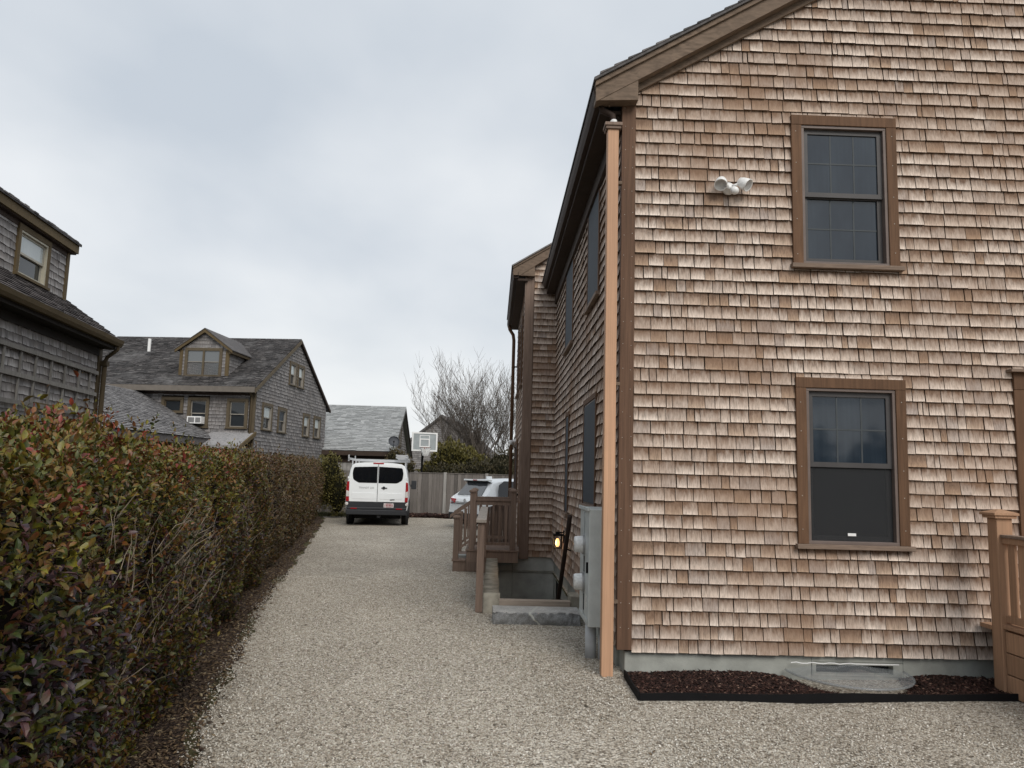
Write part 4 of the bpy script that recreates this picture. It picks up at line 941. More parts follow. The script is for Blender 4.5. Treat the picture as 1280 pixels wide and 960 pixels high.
for x0, x1 in ((a+.11, (a+b)/2-.035), ((a+b)/2+.035, b-.11)):
    zm = (c+.05+d-.11)/2+.05
    MB().box(x0, x1, zm, d-.11, -.03, .01, DFm).build('pane', m_glass_grey, dwo); MB().box(x0, x1, c+.05, zm-.03, -.03, .0, DFm).build('pane', m_glass_grey, dwo)
    MB().box(x0, x1, zm-.03, zm, -.03, .025, DFm).build('sash', bpy.data.materials['w_frame'], dwo)
MB().lathe([(.06, -.2), (.06, .32)], MFr.p(-5.35, 6.45, -2.1), (0, 0, 1), 10).build('vent_pipe', m_white, mh)
# lower roofs in front of the house
lw = MB()
A0 = [MFr.p(-5.6, 4.50, .02), MFr.p(-4.35, 4.42, .02), MFr.p(-1.3, 2.75, .02), MFr.p(-1.3, 2.5, .02), MFr.p(-5.6, 2.5, .02)]
lw.prism(A0, -MS.U*8.0); lo = lw.build('side_roof', m_dark_roof, mh)
vv = Vector((MFr.U*(3.05)+Vector((0, 0, -1.67)))).normalized()
LRF = F(MFr.p(-1.25, 2.74, 8.05), MS.U, -vv, (MFr.U*1.67+Vector((0, 0, 3.05))).normalized())
sh = MB(); shingles(sh, LRF, 0, 28, .125, (.12, .26), lambda v: [(0, 8.02)], th=(.014, .028), ov=1.12, gap=.008, jit=.01)
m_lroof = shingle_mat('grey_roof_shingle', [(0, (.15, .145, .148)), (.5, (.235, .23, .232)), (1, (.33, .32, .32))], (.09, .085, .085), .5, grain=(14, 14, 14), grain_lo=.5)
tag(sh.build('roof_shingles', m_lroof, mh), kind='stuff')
lw = MB(); lw.prism([MFr.p(.05, 3.02, .02), MFr.p(.05, 2.52, 1.2), MFr.p(.05, 2.40, 1.2), MFr.p(.05, 2.88, .02)], MFr.U*-1.6); lw.build('porch_roof', m_lroof, mh)
lw = MB(); lw.prism([MFr.p(.06, 3.06, .0), MFr.p(.06, 2.54, 1.25), MFr.p(.06, 2.40, 1.25), MFr.p(.06, 2.92, .0)], MFr.U*.06); lw.build('rake_board', m_olive, mh)
lw = MB(); lw.box(-3.5, -.1, 0, 2.45, .0, .9, MFr); lw.build('porch_wall', m_mid_shingle, mh)

# ================================================================== GARAGE, FAR HOUSE
ga = thing('pale_roof_garage', 'low garage with a broad pale grey shingle roof behind the white van', 'garage', (-6, 38, 0))
gx1, gx0, gy, gz, grz = -4.62, -13.0, 36.0, 2.70, 5.12; gsl = (grz-gz)/4.2
def gp(x, y): return (x, y, gz+gsl*(y-gy) if y < gy+4.2 else grz-gsl*(y-gy-4.2))
m = MB(); m.prism([gp(gx1, gy), gp(gx1, gy+4.2), gp(gx1, gy+8.4), (gx1, gy+8.4, gz-.08), (gx1, gy+4.2, grz-.08), (gx1, gy, gz-.08)], (gx0-gx1, 0, 0)); m.build('roof', m_pale_roof, ga)
GR = F((0, gy-.02, gz+.004), (1, 0, 0), (0, 1, gsl), (0, -gsl, 1)); sh = MB()
shingles(sh, GR, 0, 33, .15, (.2, .4), lambda v: [(gx0, gx1+.02)], th=(.012, .03), ov=1.1, gap=.004, jit=.008); tag(sh.build('roof_shingles', m_pale_roof, ga), kind='stuff')
m = MB(); m.prism([(gx1-.25, gy+.3, 0), (gx1-.25, gy+8.1, 0), (gx1-.25, gy+8.1, gz), (gx1-.25, gy+4.2, grz-.15), (gx1-.25, gy+.3, gz)], (gx0-gx1+.5, 0, 0)); m.build('wall', plain('grey_board_wall', (.24, .235, .225), .85, .2, 0, 3, .3), ga)
GE = F((gx1-.24, 0, 0), (0, 1, 0), (0, 0, 1), (1, 0, 0)); sh = MB()
shingles(sh, GE, .2, 38, .135, (.14, .28), lambda v: [(gy+.35, gy+8.0)] if v < gz else ([(gy+.1+(v-gz+.25)/gsl, gy+8.3-(v-gz+.25)/gsl)] if v < grz-.35 else []), th=(.014, .025), gap=.008)
tag(sh.build('shingle_courses', m_grey_shingle, ga), kind='stuff')
m = MB(); m.box(gx0, gx1, gy-.08, gy-.02, gz-.22, gz-.01); m.box(gx0, gx1-.1, gy, gy+.32, gz-.2, gz-.16); m.box(gx0, gx1-.25, gy+.25, gy+.3, gz-.55, gz-.2); m.build('fascia_board', m_soffit, ga)
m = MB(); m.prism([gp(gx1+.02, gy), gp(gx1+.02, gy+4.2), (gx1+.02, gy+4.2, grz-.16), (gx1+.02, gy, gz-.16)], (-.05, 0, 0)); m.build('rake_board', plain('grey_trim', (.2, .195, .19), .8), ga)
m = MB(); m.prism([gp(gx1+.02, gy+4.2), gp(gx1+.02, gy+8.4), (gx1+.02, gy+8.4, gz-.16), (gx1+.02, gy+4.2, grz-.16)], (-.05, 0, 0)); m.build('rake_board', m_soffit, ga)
window(ga, GE, gy+3.7, gy+4.5, 3.1, 4.1, cas=.1, mc=m_mid_trim, mf=m_mid_trim, ms=bpy.data.materials['w_frame'], msill=m_mid_trim, glass=m_glass_pale, muntin=None, detail=False)
k = 0
m = MB()
for x in np.arange(gx0, gx1-.3, .2): m.box(x+.01, x+.19, gy+.27, gy+.3, .1, 2.15)
tag(m.build('board_cladding', plain('pale_boards', (.32, .31, .295), .85, .2, 0, 4, .3), ga), kind='stuff')
ds = thing('satellite_dish', 'dark grey satellite dish at the eave of the pale roofed garage', 'satellite dish', (-4.62, 35.6, 3.15))
MB().lathe([(.02, 0), (.12, .015), (.2, .05), (.25, .09), (.255, .092), (.2, .055), (.02, .01)], (-4.58, 35.55, 3.14), (.25, -.9, .3), 22).build('dish', plain('dish_grey', (.07, .075, .085), .5), ds, smooth=True)
m = MB(); m.tube([(-4.58, 35.56, 3.12), (-4.62, 35.9, 2.85)], .025, 6); m.tube([(-4.57, 35.5, 2.93), (-4.53, 35.25, 3.12)], .012, 5); m.box(-4.56, -4.50, 35.2, 35.28, 3.1, 3.17); m.build('mast', m_black, ds)
fh = thing('far_gable_house', 'distant brown gabled house showing only its peak above the evergreen bushes', 'house', (-3.6, 55, 0))
m = MB(); ax_, az_ = -3.70, 5.93; fs = .80
m.prism([(ax_-4.5, 55, 0), (ax_+4.8, 55, 0), (ax_+4.8, 55, az_-.1-4.8*fs), (ax_, 55, az_-.1), (ax_-4.5, 55, az_-.1-4.5*fs)], (1.0, 9, 0)); m.build('wall', m_grey_shingle, fh)
FFr = F((0, 55, 0), (1, 0, 0), (0, 0, 1), (0, -1, 0)); sh = MB()
shingles(sh, FFr, 1.5, 30, .14, (.15, .3), lambda v: [(max(ax_-4.4, ax_-(az_-.25-v)/fs), min(ax_+4.6, ax_+(az_-.25-v)/fs))] if v < az_-.4 else [], th=(.014, .03), gap=.01); tag(sh.build('shingle_courses', m_mid_shingle, fh), kind='stuff')
for s_, q in ((-1, 4.7), (1, 5.0)):
    m = MB(); m.prism([(ax_, 54.8, az_+.04), (ax_+s_*q, 54.8, az_+.04-q*fs), (ax_+s_*q, 54.8, az_-.14-q*fs), (ax_, 54.8, az_-.14)], (1.02, 9.3, 0)); m.build('roof', m_dark_roof, fh)

# ================================================================== FENCE
fn = thing('board_fence', 'weathered grey vertical board fence closing the far end of the drive', 'fence', (-2, 31.5, 0))
m_fb = wood_mat('fence_board', (.18, .162, .148), .6, (30, 30, 1.2), .85, .15, .3); m_fp = wood_mat('fence_post_wood', (.34, .325, .305), .7)
bmsh = None
for k in range(94):
    x = -8.3+k*.147; o = None
    if bmsh is None: o = MB().box(0, .141, 0, .019, .02, 1.75).build('board', m_fb); bmsh = o.data
    else: o = bpy.data.objects.new('board', bmsh); COL.objects.link(o)
    o.parent = fn; o.location = (x+2, rng.uniform(-.005, .005), rng.uniform(-.012, .008)); o.rotation_euler = (0, rng.uniform(-.004, .004), 0)
for k in range(9):
    x = -6.98+1.69*k; MB().box(x-.06, x+.06, 31.44, 31.5-.012, 0, 1.80).build('post', m_fp, fn); 
for z in (.4, 1.5): MB().box(-8.3, 5.5, 31.53, 31.57, z, z+.09).build('rail', m_fb, fn)
MB().box(-8.3, 5.5, 31.47, 31.56, 1.752, 1.775).build('cap_rail', m_fb, fn)

# ================================================================== FOLIAGE
LEAFT = np.array([(0, 0, 0), (-.23, .33, .07), (0, .33, -.01), (.23, .33, .07), (-.20, .68, .05), (0, .68, -.05), (.20, .68, .05), (0, 1, -.16)], 'f')
LEAFF = np.array([(0, 2, 1), (0, 3, 2), (1, 2, 5), (1, 5, 4), (2, 3, 6), (2, 6, 5), (4, 5, 7), (5, 6, 7)], 'i')
LEAF2 = np.array([(0, 0, 0), (-.24, .45, .06), (.24, .45, .06), (0, 1, -.1)], 'f'); LEAF2F = np.array([(0, 2, 1), (1, 2, 3)], 'i')
def leaf_field(name, P, D, L, m, parent=None, tmpl=LEAFT, tf=LEAFF, wide=1.0):
    n = len(P); D = D/np.linalg.norm(D, axis=1, keepdims=True); up = np.array([0, 0, 1.])+nr.randn(n, 3)*.55
    X = np.cross(D, up); X /= np.linalg.norm(X, axis=1, keepdims=True)+1e-9; Z = np.cross(X, D)
    T = tmpl[None]*L[:, None, None]
    V = P[:, None]+T[..., :1]*X[:, None]*wide+T[..., 1:2]*D[:, None]+T[..., 2:]*Z[:, None]
    Fc = tf[None]+np.arange(n)[:, None, None]*len(tmpl)
    return np_mesh(name, V.reshape(-1, 3), Fc.reshape(-1, 3), m, parent)
def leaf_mat(name, stops, gloss=.38, tone=None, hz=False):
    t = NT(name); r = t.rnd(); n = t.noise(t.pos((1.5, 1.5, 1.5)), 1, 3, .5); n2 = t.noise(t.pos((9, 9, 9)), 1, 2, .5)
    f = t.math('ADD', t.math('MULTIPLY', r, .42), t.math('ADD', t.math('MULTIPLY', n, .5), t.math('MULTIPLY', n2, .5)))
    if hz:                                   # young growth sits at the top of the clipped hedge
        sp = t.new('ShaderNodeSeparateXYZ'); t.l.new(t.pos((1, 1, 1)), sp.inputs[0])
        f = t.math('ADD', f, t.ramp(t.math('MULTIPLY', sp.outputs[2], .4), [(.48, (0,)*3), (.78, (.27,)*3)]))
    f = t.math('SUBTRACT', f, .2)
    c = t.ramp(f, stops)
    c = t.mix(t.ramp(t.noise(t.pos((60, 60, 60)), 1, 3), [(.4, (.35,)*3), (.65, (0,)*3)]), c, mul(stops[0][1], .8))
    t.set(c, gloss, .5)
    t.b.inputs['Transmission Weight'].default_value = 0
    return t.m
m_hleaf = leaf_mat('hedge_leaf', [(0, (.022, .015, .024)), (.15, (.052, .036, .054)), (.24, (.016, .032, .008)), (.33, (.056, .042, .058)), (.41, (.075, .022, .016)), (.49, (.032, .055, .008)), (.58, (.115, .105, .008)), (.66, (.15, .045, .012)), (.73, (.185, .155, .010)), (.81, (.075, .10, .012)), (.89, (.21, .095, .014)), (.96, (.23, .035, .022))], .48, hz=True)
m_hleaf_far = leaf_mat('hedge_leaf_far', [(0, (.05, .028, .026)), (.25, (.10, .046, .024)), (.42, (.06, .055, .014)), (.55, (.14, .062, .022)), (.68, (.095, .085, .014)), (.82, (.155, .095, .02)), (1, (.18, .05, .025))], .55)
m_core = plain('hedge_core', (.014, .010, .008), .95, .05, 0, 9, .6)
m_twig = plain('hedge_twig', (.26, .215, .165), .85, .1, 0, 20, .4)
hd = thing('hedge', 'long clipped hedge of purple and olive leaves running along the left of the drive', 'hedge', (-2, 6, 0))
HYs = [1.0, 2.0, 2.9, 3.6, 4.2, 4.8, 6, 8.5, 12, 17, 22, 28.2]; HZs = [1.62, 1.65, 1.73, 1.81, 1.79, 1.65, 1.72, 1.77, 1.81, 1.86, 1.93, 2.04]
def h_top(y): return np.interp(y, HYs, HZs)+.035*np.sin(y*4.1)+.025*np.sin(y*9.3+1)
def h_face(y, q):                            # q: share of the height; the face bulges out over the foot
    return np.interp(y, EY, EX)-.36+.20*np.sin(np.clip(q, 0, 1)*2.6)+.07*np.sin(y*2.3+q*3)+.05*np.sin(y*5.1-q*6)
HW = 1.05
def hedge_points(n, y0, y1, pw=1.0, depth=.12):
    y = y0+(y1-y0)*nr.rand(n)**pw; s_ = nr.rand(n); zt_ = h_top(y); tot = zt_+HW*.75
    onface = s_*tot < zt_
    q = np.where(onface, s_*tot/zt_, 1.0); dpt = nr.exponential(depth, n)
    xf = h_face(y, q); x = np.where(onface, xf-dpt, h_face(y, np.ones(n))-(s_*tot-zt_)/.75)
    z = np.where(onface, q*zt_, zt_-dpt*.6+.05*nr.rand(n))
    rim = np.clip((q-.93)/.07, 0, 1)*onface; x = x-rim*.10*nr.rand(n)
    z = z+np.where(q > .97, nr.exponential(.03, n), 0); z = np.maximum(z, .06)
    N = np.where(onface[:, None], np.array([.93, -.25, .15]), np.array([.1, -.1, 1.0]))
    return np.stack([x, y, z], -1), N, q
def bare(P):                                  # the thin patch where bare stems show
    return np.exp(-(((P[:, 1]-5.2)/.42)**2+((P[:, 2]-1.22)/.42)**2)**2)
def hedge_leaves(name, n, y0, y1, L0, L1, m, tm, tf, pw=1.0):
    # leafy shoots: leaves set round short upright stems, so that the foliage clusters; a third fills in between
    per = 11; ns = int(n*.66/per)
    P, N, q = hedge_points(ns, y0, y1, pw, .07)
    keep = nr.rand(ns) > .95*bare(P); clump = np.sin(P[:, 1]*6.1+P[:, 2]*4)*np.sin(P[:, 2]*7.3-P[:, 1]*3.2)+.5*np.sin(P[:, 1]*17+P[:, 2]*13)
    keep &= nr.rand(ns) < .82+.35*clump
    P, N = P[keep], N[keep]; ns = len(P); P = P+N*(.06*np.sin(P[:, 1]*6.1+P[:, 2]*4)*np.sin(P[:, 2]*7.3-P[:, 1]*3.2))[:, None]
    S = N*.45+np.array([0, -.05, .75])+nr.randn(ns, 3)*.35; S /= np.linalg.norm(S, axis=1, keepdims=True)
    A = np.cross(S, nr.randn(ns, 3)); A /= np.linalg.norm(A, axis=1, keepdims=True); B = np.cross(S, A)
    ln_ = (.10+.10*nr.rand(ns))*L1/.06; sz = .75+.5*nr.rand(ns)
    k = np.arange(per); ang = k*2.4; t = k/(per-1)
    PP = P[:, None]+S[:, None]*(ln_[:, None]*(t[None]-.65))[..., None]
    rad = A[:, None]*np.cos(ang)[None, :, None]+B[:, None]*np.sin(ang)[None, :, None]
    DD = S[:, None]*(.35+.75*t)[None, :, None]+rad*(1.05-.6*t)[None, :, None]+nr.randn(ns, per, 3)*.18
    LL = (L0+(L1-L0)*nr.rand(ns, per))*sz[:, None]*(1.1-.45*t)[None]
    P2, N2, q2 = hedge_points(n-ns*per if n > ns*per else 10, y0, y1, pw, .13); kp = nr.rand(len(P2)) > .93*bare(P2); P2, N2 = P2[kp], N2[kp]
    D2 = N2*.6+np.array([0, 0, .35])+nr.randn(len(P2), 3)*.6
    P = np.concatenate([PP.reshape(-1, 3), P2]); D = np.concatenate([DD.reshape(-1, 3), D2]); L = np.concatenate([LL.ravel(), L0+(L1-L0)*nr.rand(len(P2))])
    ok = P[:, 2] > .03
    return P[ok], D[ok], L[ok]
# nearest leaves, 300 of them as single parts
P, D, L = hedge_leaves('x', 46000, 1.7, 5.2, .024, .050, m_hleaf, LEAFT, LEAFF)
dist = np.linalg.norm(P-np.array([0, 0, CAM_H]), axis=1); front = P[:, 0]-(np.interp(P[:, 1], EY, EX)-.36)
inv = (np.abs(P[:, 0]/P[:, 1]) < .655) & (P[:, 2] > .35)
score = np.where(inv, L/dist*(1+2*np.clip(front, -.1, .4)), 0); order = np.argsort(-score); pick = order[:300]
rest_i = np.setdiff1d(np.arange(len(P)), pick)
lm = bpy.data.meshes.new('leaf'); lm.from_pydata([tuple(map(float, v)) for v in LEAFT], [], [tuple(map(int, f)) for f in LEAFF]); lm.materials.append(m_hleaf)
for i in pick:
    d = Vector(D[i]).normalized(); upv = Vector((nr.randn()*.5, nr.randn()*.5, 1)); x_ = d.cross(upv).normalized(); z_ = x_.cross(d)
    o = bpy.data.objects.new('leaf', lm); COL.objects.link(o); o.parent = hd
    mm = Matrix((x_, d, z_)).transposed().to_4x4(); mm.translation = Vector(P[i])-Vector((-2, 6, 0)); o.matrix_basis = mm @ Matrix.Scale(float(L[i])*1.15, 4)
tag(leaf_field('foliage', P[rest_i], D[rest_i], L[rest_i], m_hleaf, hd), kind='stuff')
P, D, L = hedge_leaves('x', 62000, 5.0, 11.5, .030, .056, m_hleaf, LEAFT, LEAFF); tag(leaf_field('foliage', P, D, L, m_hleaf, hd, LEAF2, LEAF2F), kind='stuff')
P, D, L = hedge_leaves('x', 46000, 8.5, 28.3, .042, .075, m_hleaf_far, LEAF2, LEAF2F, 1.1); tag(leaf_field('foliage', P, D, L, m_hleaf_far, hd, LEAF2, LEAF2F), kind='stuff')
# dark twiggy body inside
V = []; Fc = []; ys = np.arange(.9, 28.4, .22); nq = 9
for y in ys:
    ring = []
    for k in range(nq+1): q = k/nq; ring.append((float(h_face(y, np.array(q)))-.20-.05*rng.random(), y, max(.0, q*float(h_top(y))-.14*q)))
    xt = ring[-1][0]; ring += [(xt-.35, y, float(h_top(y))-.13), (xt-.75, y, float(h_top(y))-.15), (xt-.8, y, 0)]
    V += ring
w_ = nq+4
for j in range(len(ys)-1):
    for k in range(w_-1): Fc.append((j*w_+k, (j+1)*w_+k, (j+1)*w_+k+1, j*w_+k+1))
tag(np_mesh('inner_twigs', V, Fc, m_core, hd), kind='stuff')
tb = MB()
for k in range(1000):
    y = 3.2+rng.random()**1.2*12; q = rng.random()*.75; x = float(h_face(y, np.array(q)))-rng.uniform(.0, .14); z = q*float(h_top(y))
    if k < 190: y = 5.2+rng.gauss(0, .26); z = .6+rng.random()*.75; q = z/1.9; x = float(h_face(y, np.array(q)))-rng.uniform(.05, .2)
    p = Vector((x, y, z)); d = Vector((rng.uniform(-.05, .5), rng.gauss(0, .35), 1)).normalized(); pts = [p]
    for s_ in range(3): d = (d+Vector((rng.gauss(0, .22), rng.gauss(0, .25), rng.gauss(0, .15)))).normalized(); p = p+d*rng.uniform(.04, .12); pts.append(p)
    r0 = rng.uniform(.0016, .0034); tb.tube(pts, [r0, r0*.85, r0*.7, r0*.4], 4, False)
for k in range(26):
    y = 1.5+k*1.0+rng.uniform(-.2, .2); x = float(h_face(y, np.array(0)))-.1; tb.tube([(x, y, 0), (x-.05, y+.03, .4), (x-.1, y, .9)], [.02, .016, .01], 5, False)
tag(tb.build('stems', m_twig, hd), kind='stuff')

def bush(name, label, blobs, n, L, m, core, up=.5, group=None, cat='bush'):
    c0 = blobs[0]; t = thing(name, label, cat, (c0[0], c0[1], 0), group=group); Ps = []; Ds = []
    tot = sum(b[3]*b[5] for b in blobs)
    for (x, y, z, rx, ry, rz) in blobs:
        k = int(n*rx*rz/tot); d = nr.randn(k, 3); d /= np.linalg.norm(d, axis=1, keepdims=True); d[:, 1] = -np.abs(d[:, 1])*np.where(nr.rand(k) < .75, 1, -1)
        r_ = 1-np.abs(nr.randn(k))*.14+.10*np.sin(d[:, 0]*9+d[:, 2]*7+x)*np.sin(d[:, 2]*11-d[:, 0]*5)
        Ps.append(np.array([x, y, z])+d*r_[:, None]*np.array([rx, ry, rz])); Ds.append(d+np.array([0, 0, up])+nr.randn(k, 3)*.5)
    P = np.concatenate(Ps); D = np.concatenate(Ds); ok = P[:, 2] > .05; P, D = P[ok], D[ok]
    tag(leaf_field('foliage', P, D, L[0]+(L[1]-L[0])*nr.rand(len(P)), m, t, LEAF2, LEAF2F, 1.2), kind='stuff')
    cm = MB()
    for (x, y, z, rx, ry, rz) in blobs:
        rings = []
        for k in range(7): a = -math.pi/2+math.pi*k/6; rings.append((max(.01, .8*rx*math.cos(a)), z+.8*rz*math.sin(a)))
        b0 = len(cm.v); cm.lathe([(r_, h) for r_, h in rings], (x, y, 0), n=10)
        for i in range(b0, len(cm.v)): q = cm.v[i]; cm.v[i] = (q[0], y+(q[1]-y)*ry/rx, q[2])
    cm.build('branches', core, t); return t
m_yew = leaf_mat('evergreen_leaf', [(0, (.055, .05, .014)), (.3, (.10, .09, .022)), (.55, (.145, .128, .032)), (.8, (.19, .155, .045)), (1, (.20, .13, .055))], .6)
m_dk = leaf_mat('dark_brush_leaf', [(0, (.025, .022, .012)), (.4, (.05, .044, .02)), (.7, (.08, .066, .03)), (1, (.11, .078, .042))], .7)
m_rus = leaf_mat('russet_leaf', [(0, (.05, .035, .02)), (.4, (.09, .065, .03)), (.7, (.10, .09, .03)), (1, (.14, .09, .05))], .7)
m_bcore = plain('bush_core', (.012, .012, .007), .95, .05)
bush('evergreen_bush', 'tall olive green evergreen bush behind the basketball backboard', [(-2.2, 39, 1.9, 1.0, 1, 1.55), (-1.5, 39, 1.7, 1.1, 1, 1.45), (-3.0, 39, 1.3, .8, 1, 1.1), (-.8, 39, 1.5, 1.0, .8, 1.25)], 9000, (.09, .19), m_yew, m_bcore, .9)
bush('evergreen_bush', 'dark green evergreen bush under the bare tree above the fence', [(-.7, 37.4, 1.2, 1.3, 1, 1.25), (-2.4, 37.4, 1.1, 1.3, 1, 1.1), (.4, 37.4, 1.3, .9, .8, 1.2)], 7000, (.07, .15), m_dk, m_bcore, .7)
bush('russet_shrub', 'russet shrub between the garage corner and the backboard', [(-4.35, 35.0, 1.9, .62, .6, .95), (-3.9, 35.0, 1.6, .5, .6, .9), (-4.75, 35.0, 1.5, .5, .6, .8)], 3600, (.06, .12), m_rus, m_bcore, .7, cat='shrub')
bush('brush_thicket', 'brown leafless thicket at the foot of the bare tree', [(.5, 38.6, 1.7, 1.1, .8, 1.4), (1.5, 38.6, 1.5, 1.2, .8, 1.5)], 5000, (.05, .12), m_dk, m_bcore, 1.2, cat='thicket')
bush('dark_shrub', 'dark green shrub at the far end of the hedge', [(-6.05, 29.3, 1.35, .42, .5, 1.1), (-5.75, 29.2, .9, .38, .5, .9), (-6.4, 29.4, 1.3, .5, .5, 1.0)], 4200, (.05, .10), m_yew, m_bcore, 1.0, cat='shrub')
# grass fringe along the fence foot
N = 5000; P = np.stack([-8+5.5*nr.rand(N), 29.6+1.8*nr.rand(N), np.zeros(N)], -1); ok = P[:, 0] < -4.3-.25*nr.randn(N); P = P[ok]
D = nr.randn(len(P), 3)*.3+np.array([0, 0, 1]); m_gr = leaf_mat('grass_blade', [(0, (.05, .055, .018)), (.5, (.09, .095, .03)), (1, (.14, .12, .055))], .7)
tag(leaf_field('grass', P, D, .07+.10*nr.rand(len(P)), m_gr, None, LEAF2, LEAF2F, .3), 'rough grass along the foot of the board fence', 'grass', kind='stuff')
N = 1500; P = np.stack([-3.4+5*nr.rand(N), 30.6+.8*nr.rand(N), .1*nr.rand(N)], -1); s_ = .05+.09*nr.rand(N)
tag(scatter_oct('leaf_mulch', P, s_, s_, s_*.6, m_chip), 'dark mulch heaped along the foot of the fence', 'mulch', kind='stuff')

# bare tree
bt = thing('bare_tree', 'bare many-stemmed tree spreading its grey branches above the fence', 'tree', (.2, 41, 0))
trunk = MB(); crown = MB()
def grow(mb, p, d, ln_, r0, lev, rg):
    pts = [p]; rs = [r0]; n = 4
    for k in range(n):
        d = (d+Vector((rg.gauss(0, .09), rg.gauss(0, .09), rg.gauss(.05, .06)))).normalized(); p = p+d*(ln_/n); pts.append(p); rs.append(r0*(1-.62*(k+1)/n))
    mb.tube(pts, rs, 5 if lev < 2 else 3, False)
    if lev >= 4: return
    nb = (5, 4, 4, 4)[lev]
    for k in range(nb):
        i = rg.randint(1, n); q = pts[i]; a = rg.uniform(0, 6.283); side = Vector((math.cos(a), math.sin(a)*.7, rg.uniform(-.1, .35)))
        grow(crown, q, (d*1.0+side*rg.uniform(.45, .8)+Vector((0, 0, .12))).normalized(), ln_*rg.uniform(.5, .74), max(.0075, rs[i]*rg.uniform(.5, .75)), lev+1, rg)
tg_ = random.Random(5)
for (x, dx_, ln_) in ((-.25, -1.5, 3.7), (-.2, -1.2, 3.7), (-.15, -.95, 3.6), (-.1, -.7, 3.5), (0, -.42, 3.4), (.2, -.2, 3.5), (.35, .0, 3.4), (.5, .15, 3.4), (.75, .35, 3.3), (.1, -1.25, 3.2), (.4, -.5, 3.2), (0, -1.75, 3.2), (.3, -.85, 3.5), (.1, -1.05, 3.7), (-.1, -.6, 3.9), (.05, -.8, 3.9), (.15, -.68, 3.6)):
    grow(trunk, Vector((x*1.08+.05, 41+tg_.uniform(-.3, .3), 0)), Vector((dx_*.62, tg_.uniform(-.15, .15), 1)).normalized(), ln_, .09, 0, tg_)
m_bark = plain('bark', (.125, .107, .092), .9, .1, 0, 12, .4)
trunk.build('trunk', m_bark, bt); tag(crown.build('crown', m_bark, bt), kind='stuff')

# ================================================================== BASKETBALL HOOP
bk = thing('basketball_hoop', 'white framed basketball backboard with hoop and net beyond the fence', 'basketball hoop', (-3.2, 36, 0), R(14), local=True)
m_bb = plain('backboard_panel', (.34, .37, .38), .3, .5)
MB().box(-.57, .57, 0, .025, 2.78, 3.62).build('backboard', m_bb, bk)
m = MB(); m.box(-.6, .6, -.02, .04, 3.57, 3.64); m.box(-.6, .6, -.02, .04, 2.76, 2.83); m.box(-.6, -.53, -.021, .041, 2.83, 3.57); m.box(.53, .6, -.021, .041, 2.83, 3.57); m.build('frame', m_white, bk)
m = MB(); m.box(-.24, .24, -.015, -.004, 3.30, 3.35); m.box(-.24, .24, -.015, -.004, 2.95, 3.0); m.box(-.24, -.19, -.0152, -.0042, 3.0, 3.3); m.box(.19, .24, -.0152, -.0042, 3.0, 3.3); m.box(-.24, .24, -.015, -.004, 3.48, 3.51); m.box(-.24, -.21, -.0152, -.0042, 3.35, 3.48); m.box(.21, .24, -.0152, -.0042, 3.35, 3.48); m.build('target_square', m_white, bk)
m = MB(); m.tube([(.0+.23*math.cos(6.283*k/20), -.36+.23*math.sin(6.283*k/20), 2.92) for k in range(21)], .012, 6, False); m.box(-.05, .05, -.14, -.02, 2.86, 2.94); m.build('rim', plain('rim_rust', (.16, .05, .03), .7), bk)
m = MB()
for k in range(14):
    a = 6.283*k/14; a2 = a+.45
    for s_ in (-1, 1): m.tube([(.23*math.cos(a), -.36+.23*math.sin(a), 2.91), (.17*math.cos(a+s_*.3), -.36+.17*math.sin(a+s_*.3), 2.72), (.12*math.cos(a+s_*.5), -.36+.12*math.sin(a+s_*.5), 2.55)], .009, 4, False)
m.build('net', m_white, bk)
m = MB(); m.tube([(0, .55, 0), (0, .55, 2.7)], .05, 8); m.tube([(0, .55, 2.65), (0, .03, 3.2)], .035, 6); m.tube([(0, .55, 2.2), (0, .03, 2.9)], .035, 6); m.build('pole', m_black, bk)

# ================================================================== VEHICLES
def paint(name, c, rough=.28):
    t = NT(name); t.set(c, rough, .5); t.b.inputs['Coat Weight'].default_value = .4; t.b.inputs['Coat Roughness'].default_value = .08
    n = t.noise(t.pos((1.8, 1.8, 1.8)), 1, 4); cc = t.mix(1, c, t.ramp(n, [(.3, (.95, .95, .95)), (.7, (1, 1, 1))]), 'MULTIPLY'); t.set(cc); return t.m
m_paint = paint('white_paint', (.86, .89, .905)); m_dkp = plain('dark_bumper', (.022, .024, .028), .55, .4); m_tint = glass_mat('tinted_glass', (.006, .007, .009), 1.55, .04)
m_red = plain('red_lens', (.33, .012, .016), .25, .5, 0, 40, .2); m_clr = plain('clear_lens', (.62, .60, .58), .2, .5); m_tyre = plain('tyre_rubber', (.014, .014, .014), .85); m_rim = plain('steel_rim', (.3, .3, .31), .4, .5, .6); m_alu = plain('aluminium', (.55, .56, .57), .4, .5, .5); m_seam = plain('door_seam', (.05, .05, .055), .6)
def loft(name, m, parent, st, smooth=True):       # stations: (y, [(x, z) half profile from bottom centre to top centre])
    V = []; Fc = []; n = len(st[0][1]); full = 2*n
    for y, pr in st:
        V += [(x, y, z) for x, z in pr]+[(-x, y, z) for x, z in reversed(pr)]
    for j in range(len(st)-1):
        for k in range(full):
            k2 = (k+1) % full; Fc.append((j*full+k, j*full+k2, (j+1)*full+k2, (j+1)*full+k))
    me = bpy.data.meshes.new(name); me.from_pydata(V, [], Fc+[tuple(range(full))[::-1], tuple((len(st)-1)*full+k for k in range(full))]); me.materials.append(m)
    o = bpy.data.objects.new(name, me); COL.objects.link(o); o.parent = parent; BASE[o.name] = Vector()
    import bmesh as _b
    b_ = _b.new(); b_.from_mesh(me); _b.ops.recalc_face_normals(b_, faces=b_.faces); b_.to_mesh(me); b_.free()
    if smooth:
        me.shade_smooth()
        if hasattr(me, 'set_sharp_from_angle'): me.set_sharp_from_angle(angle=R(38))
    return o
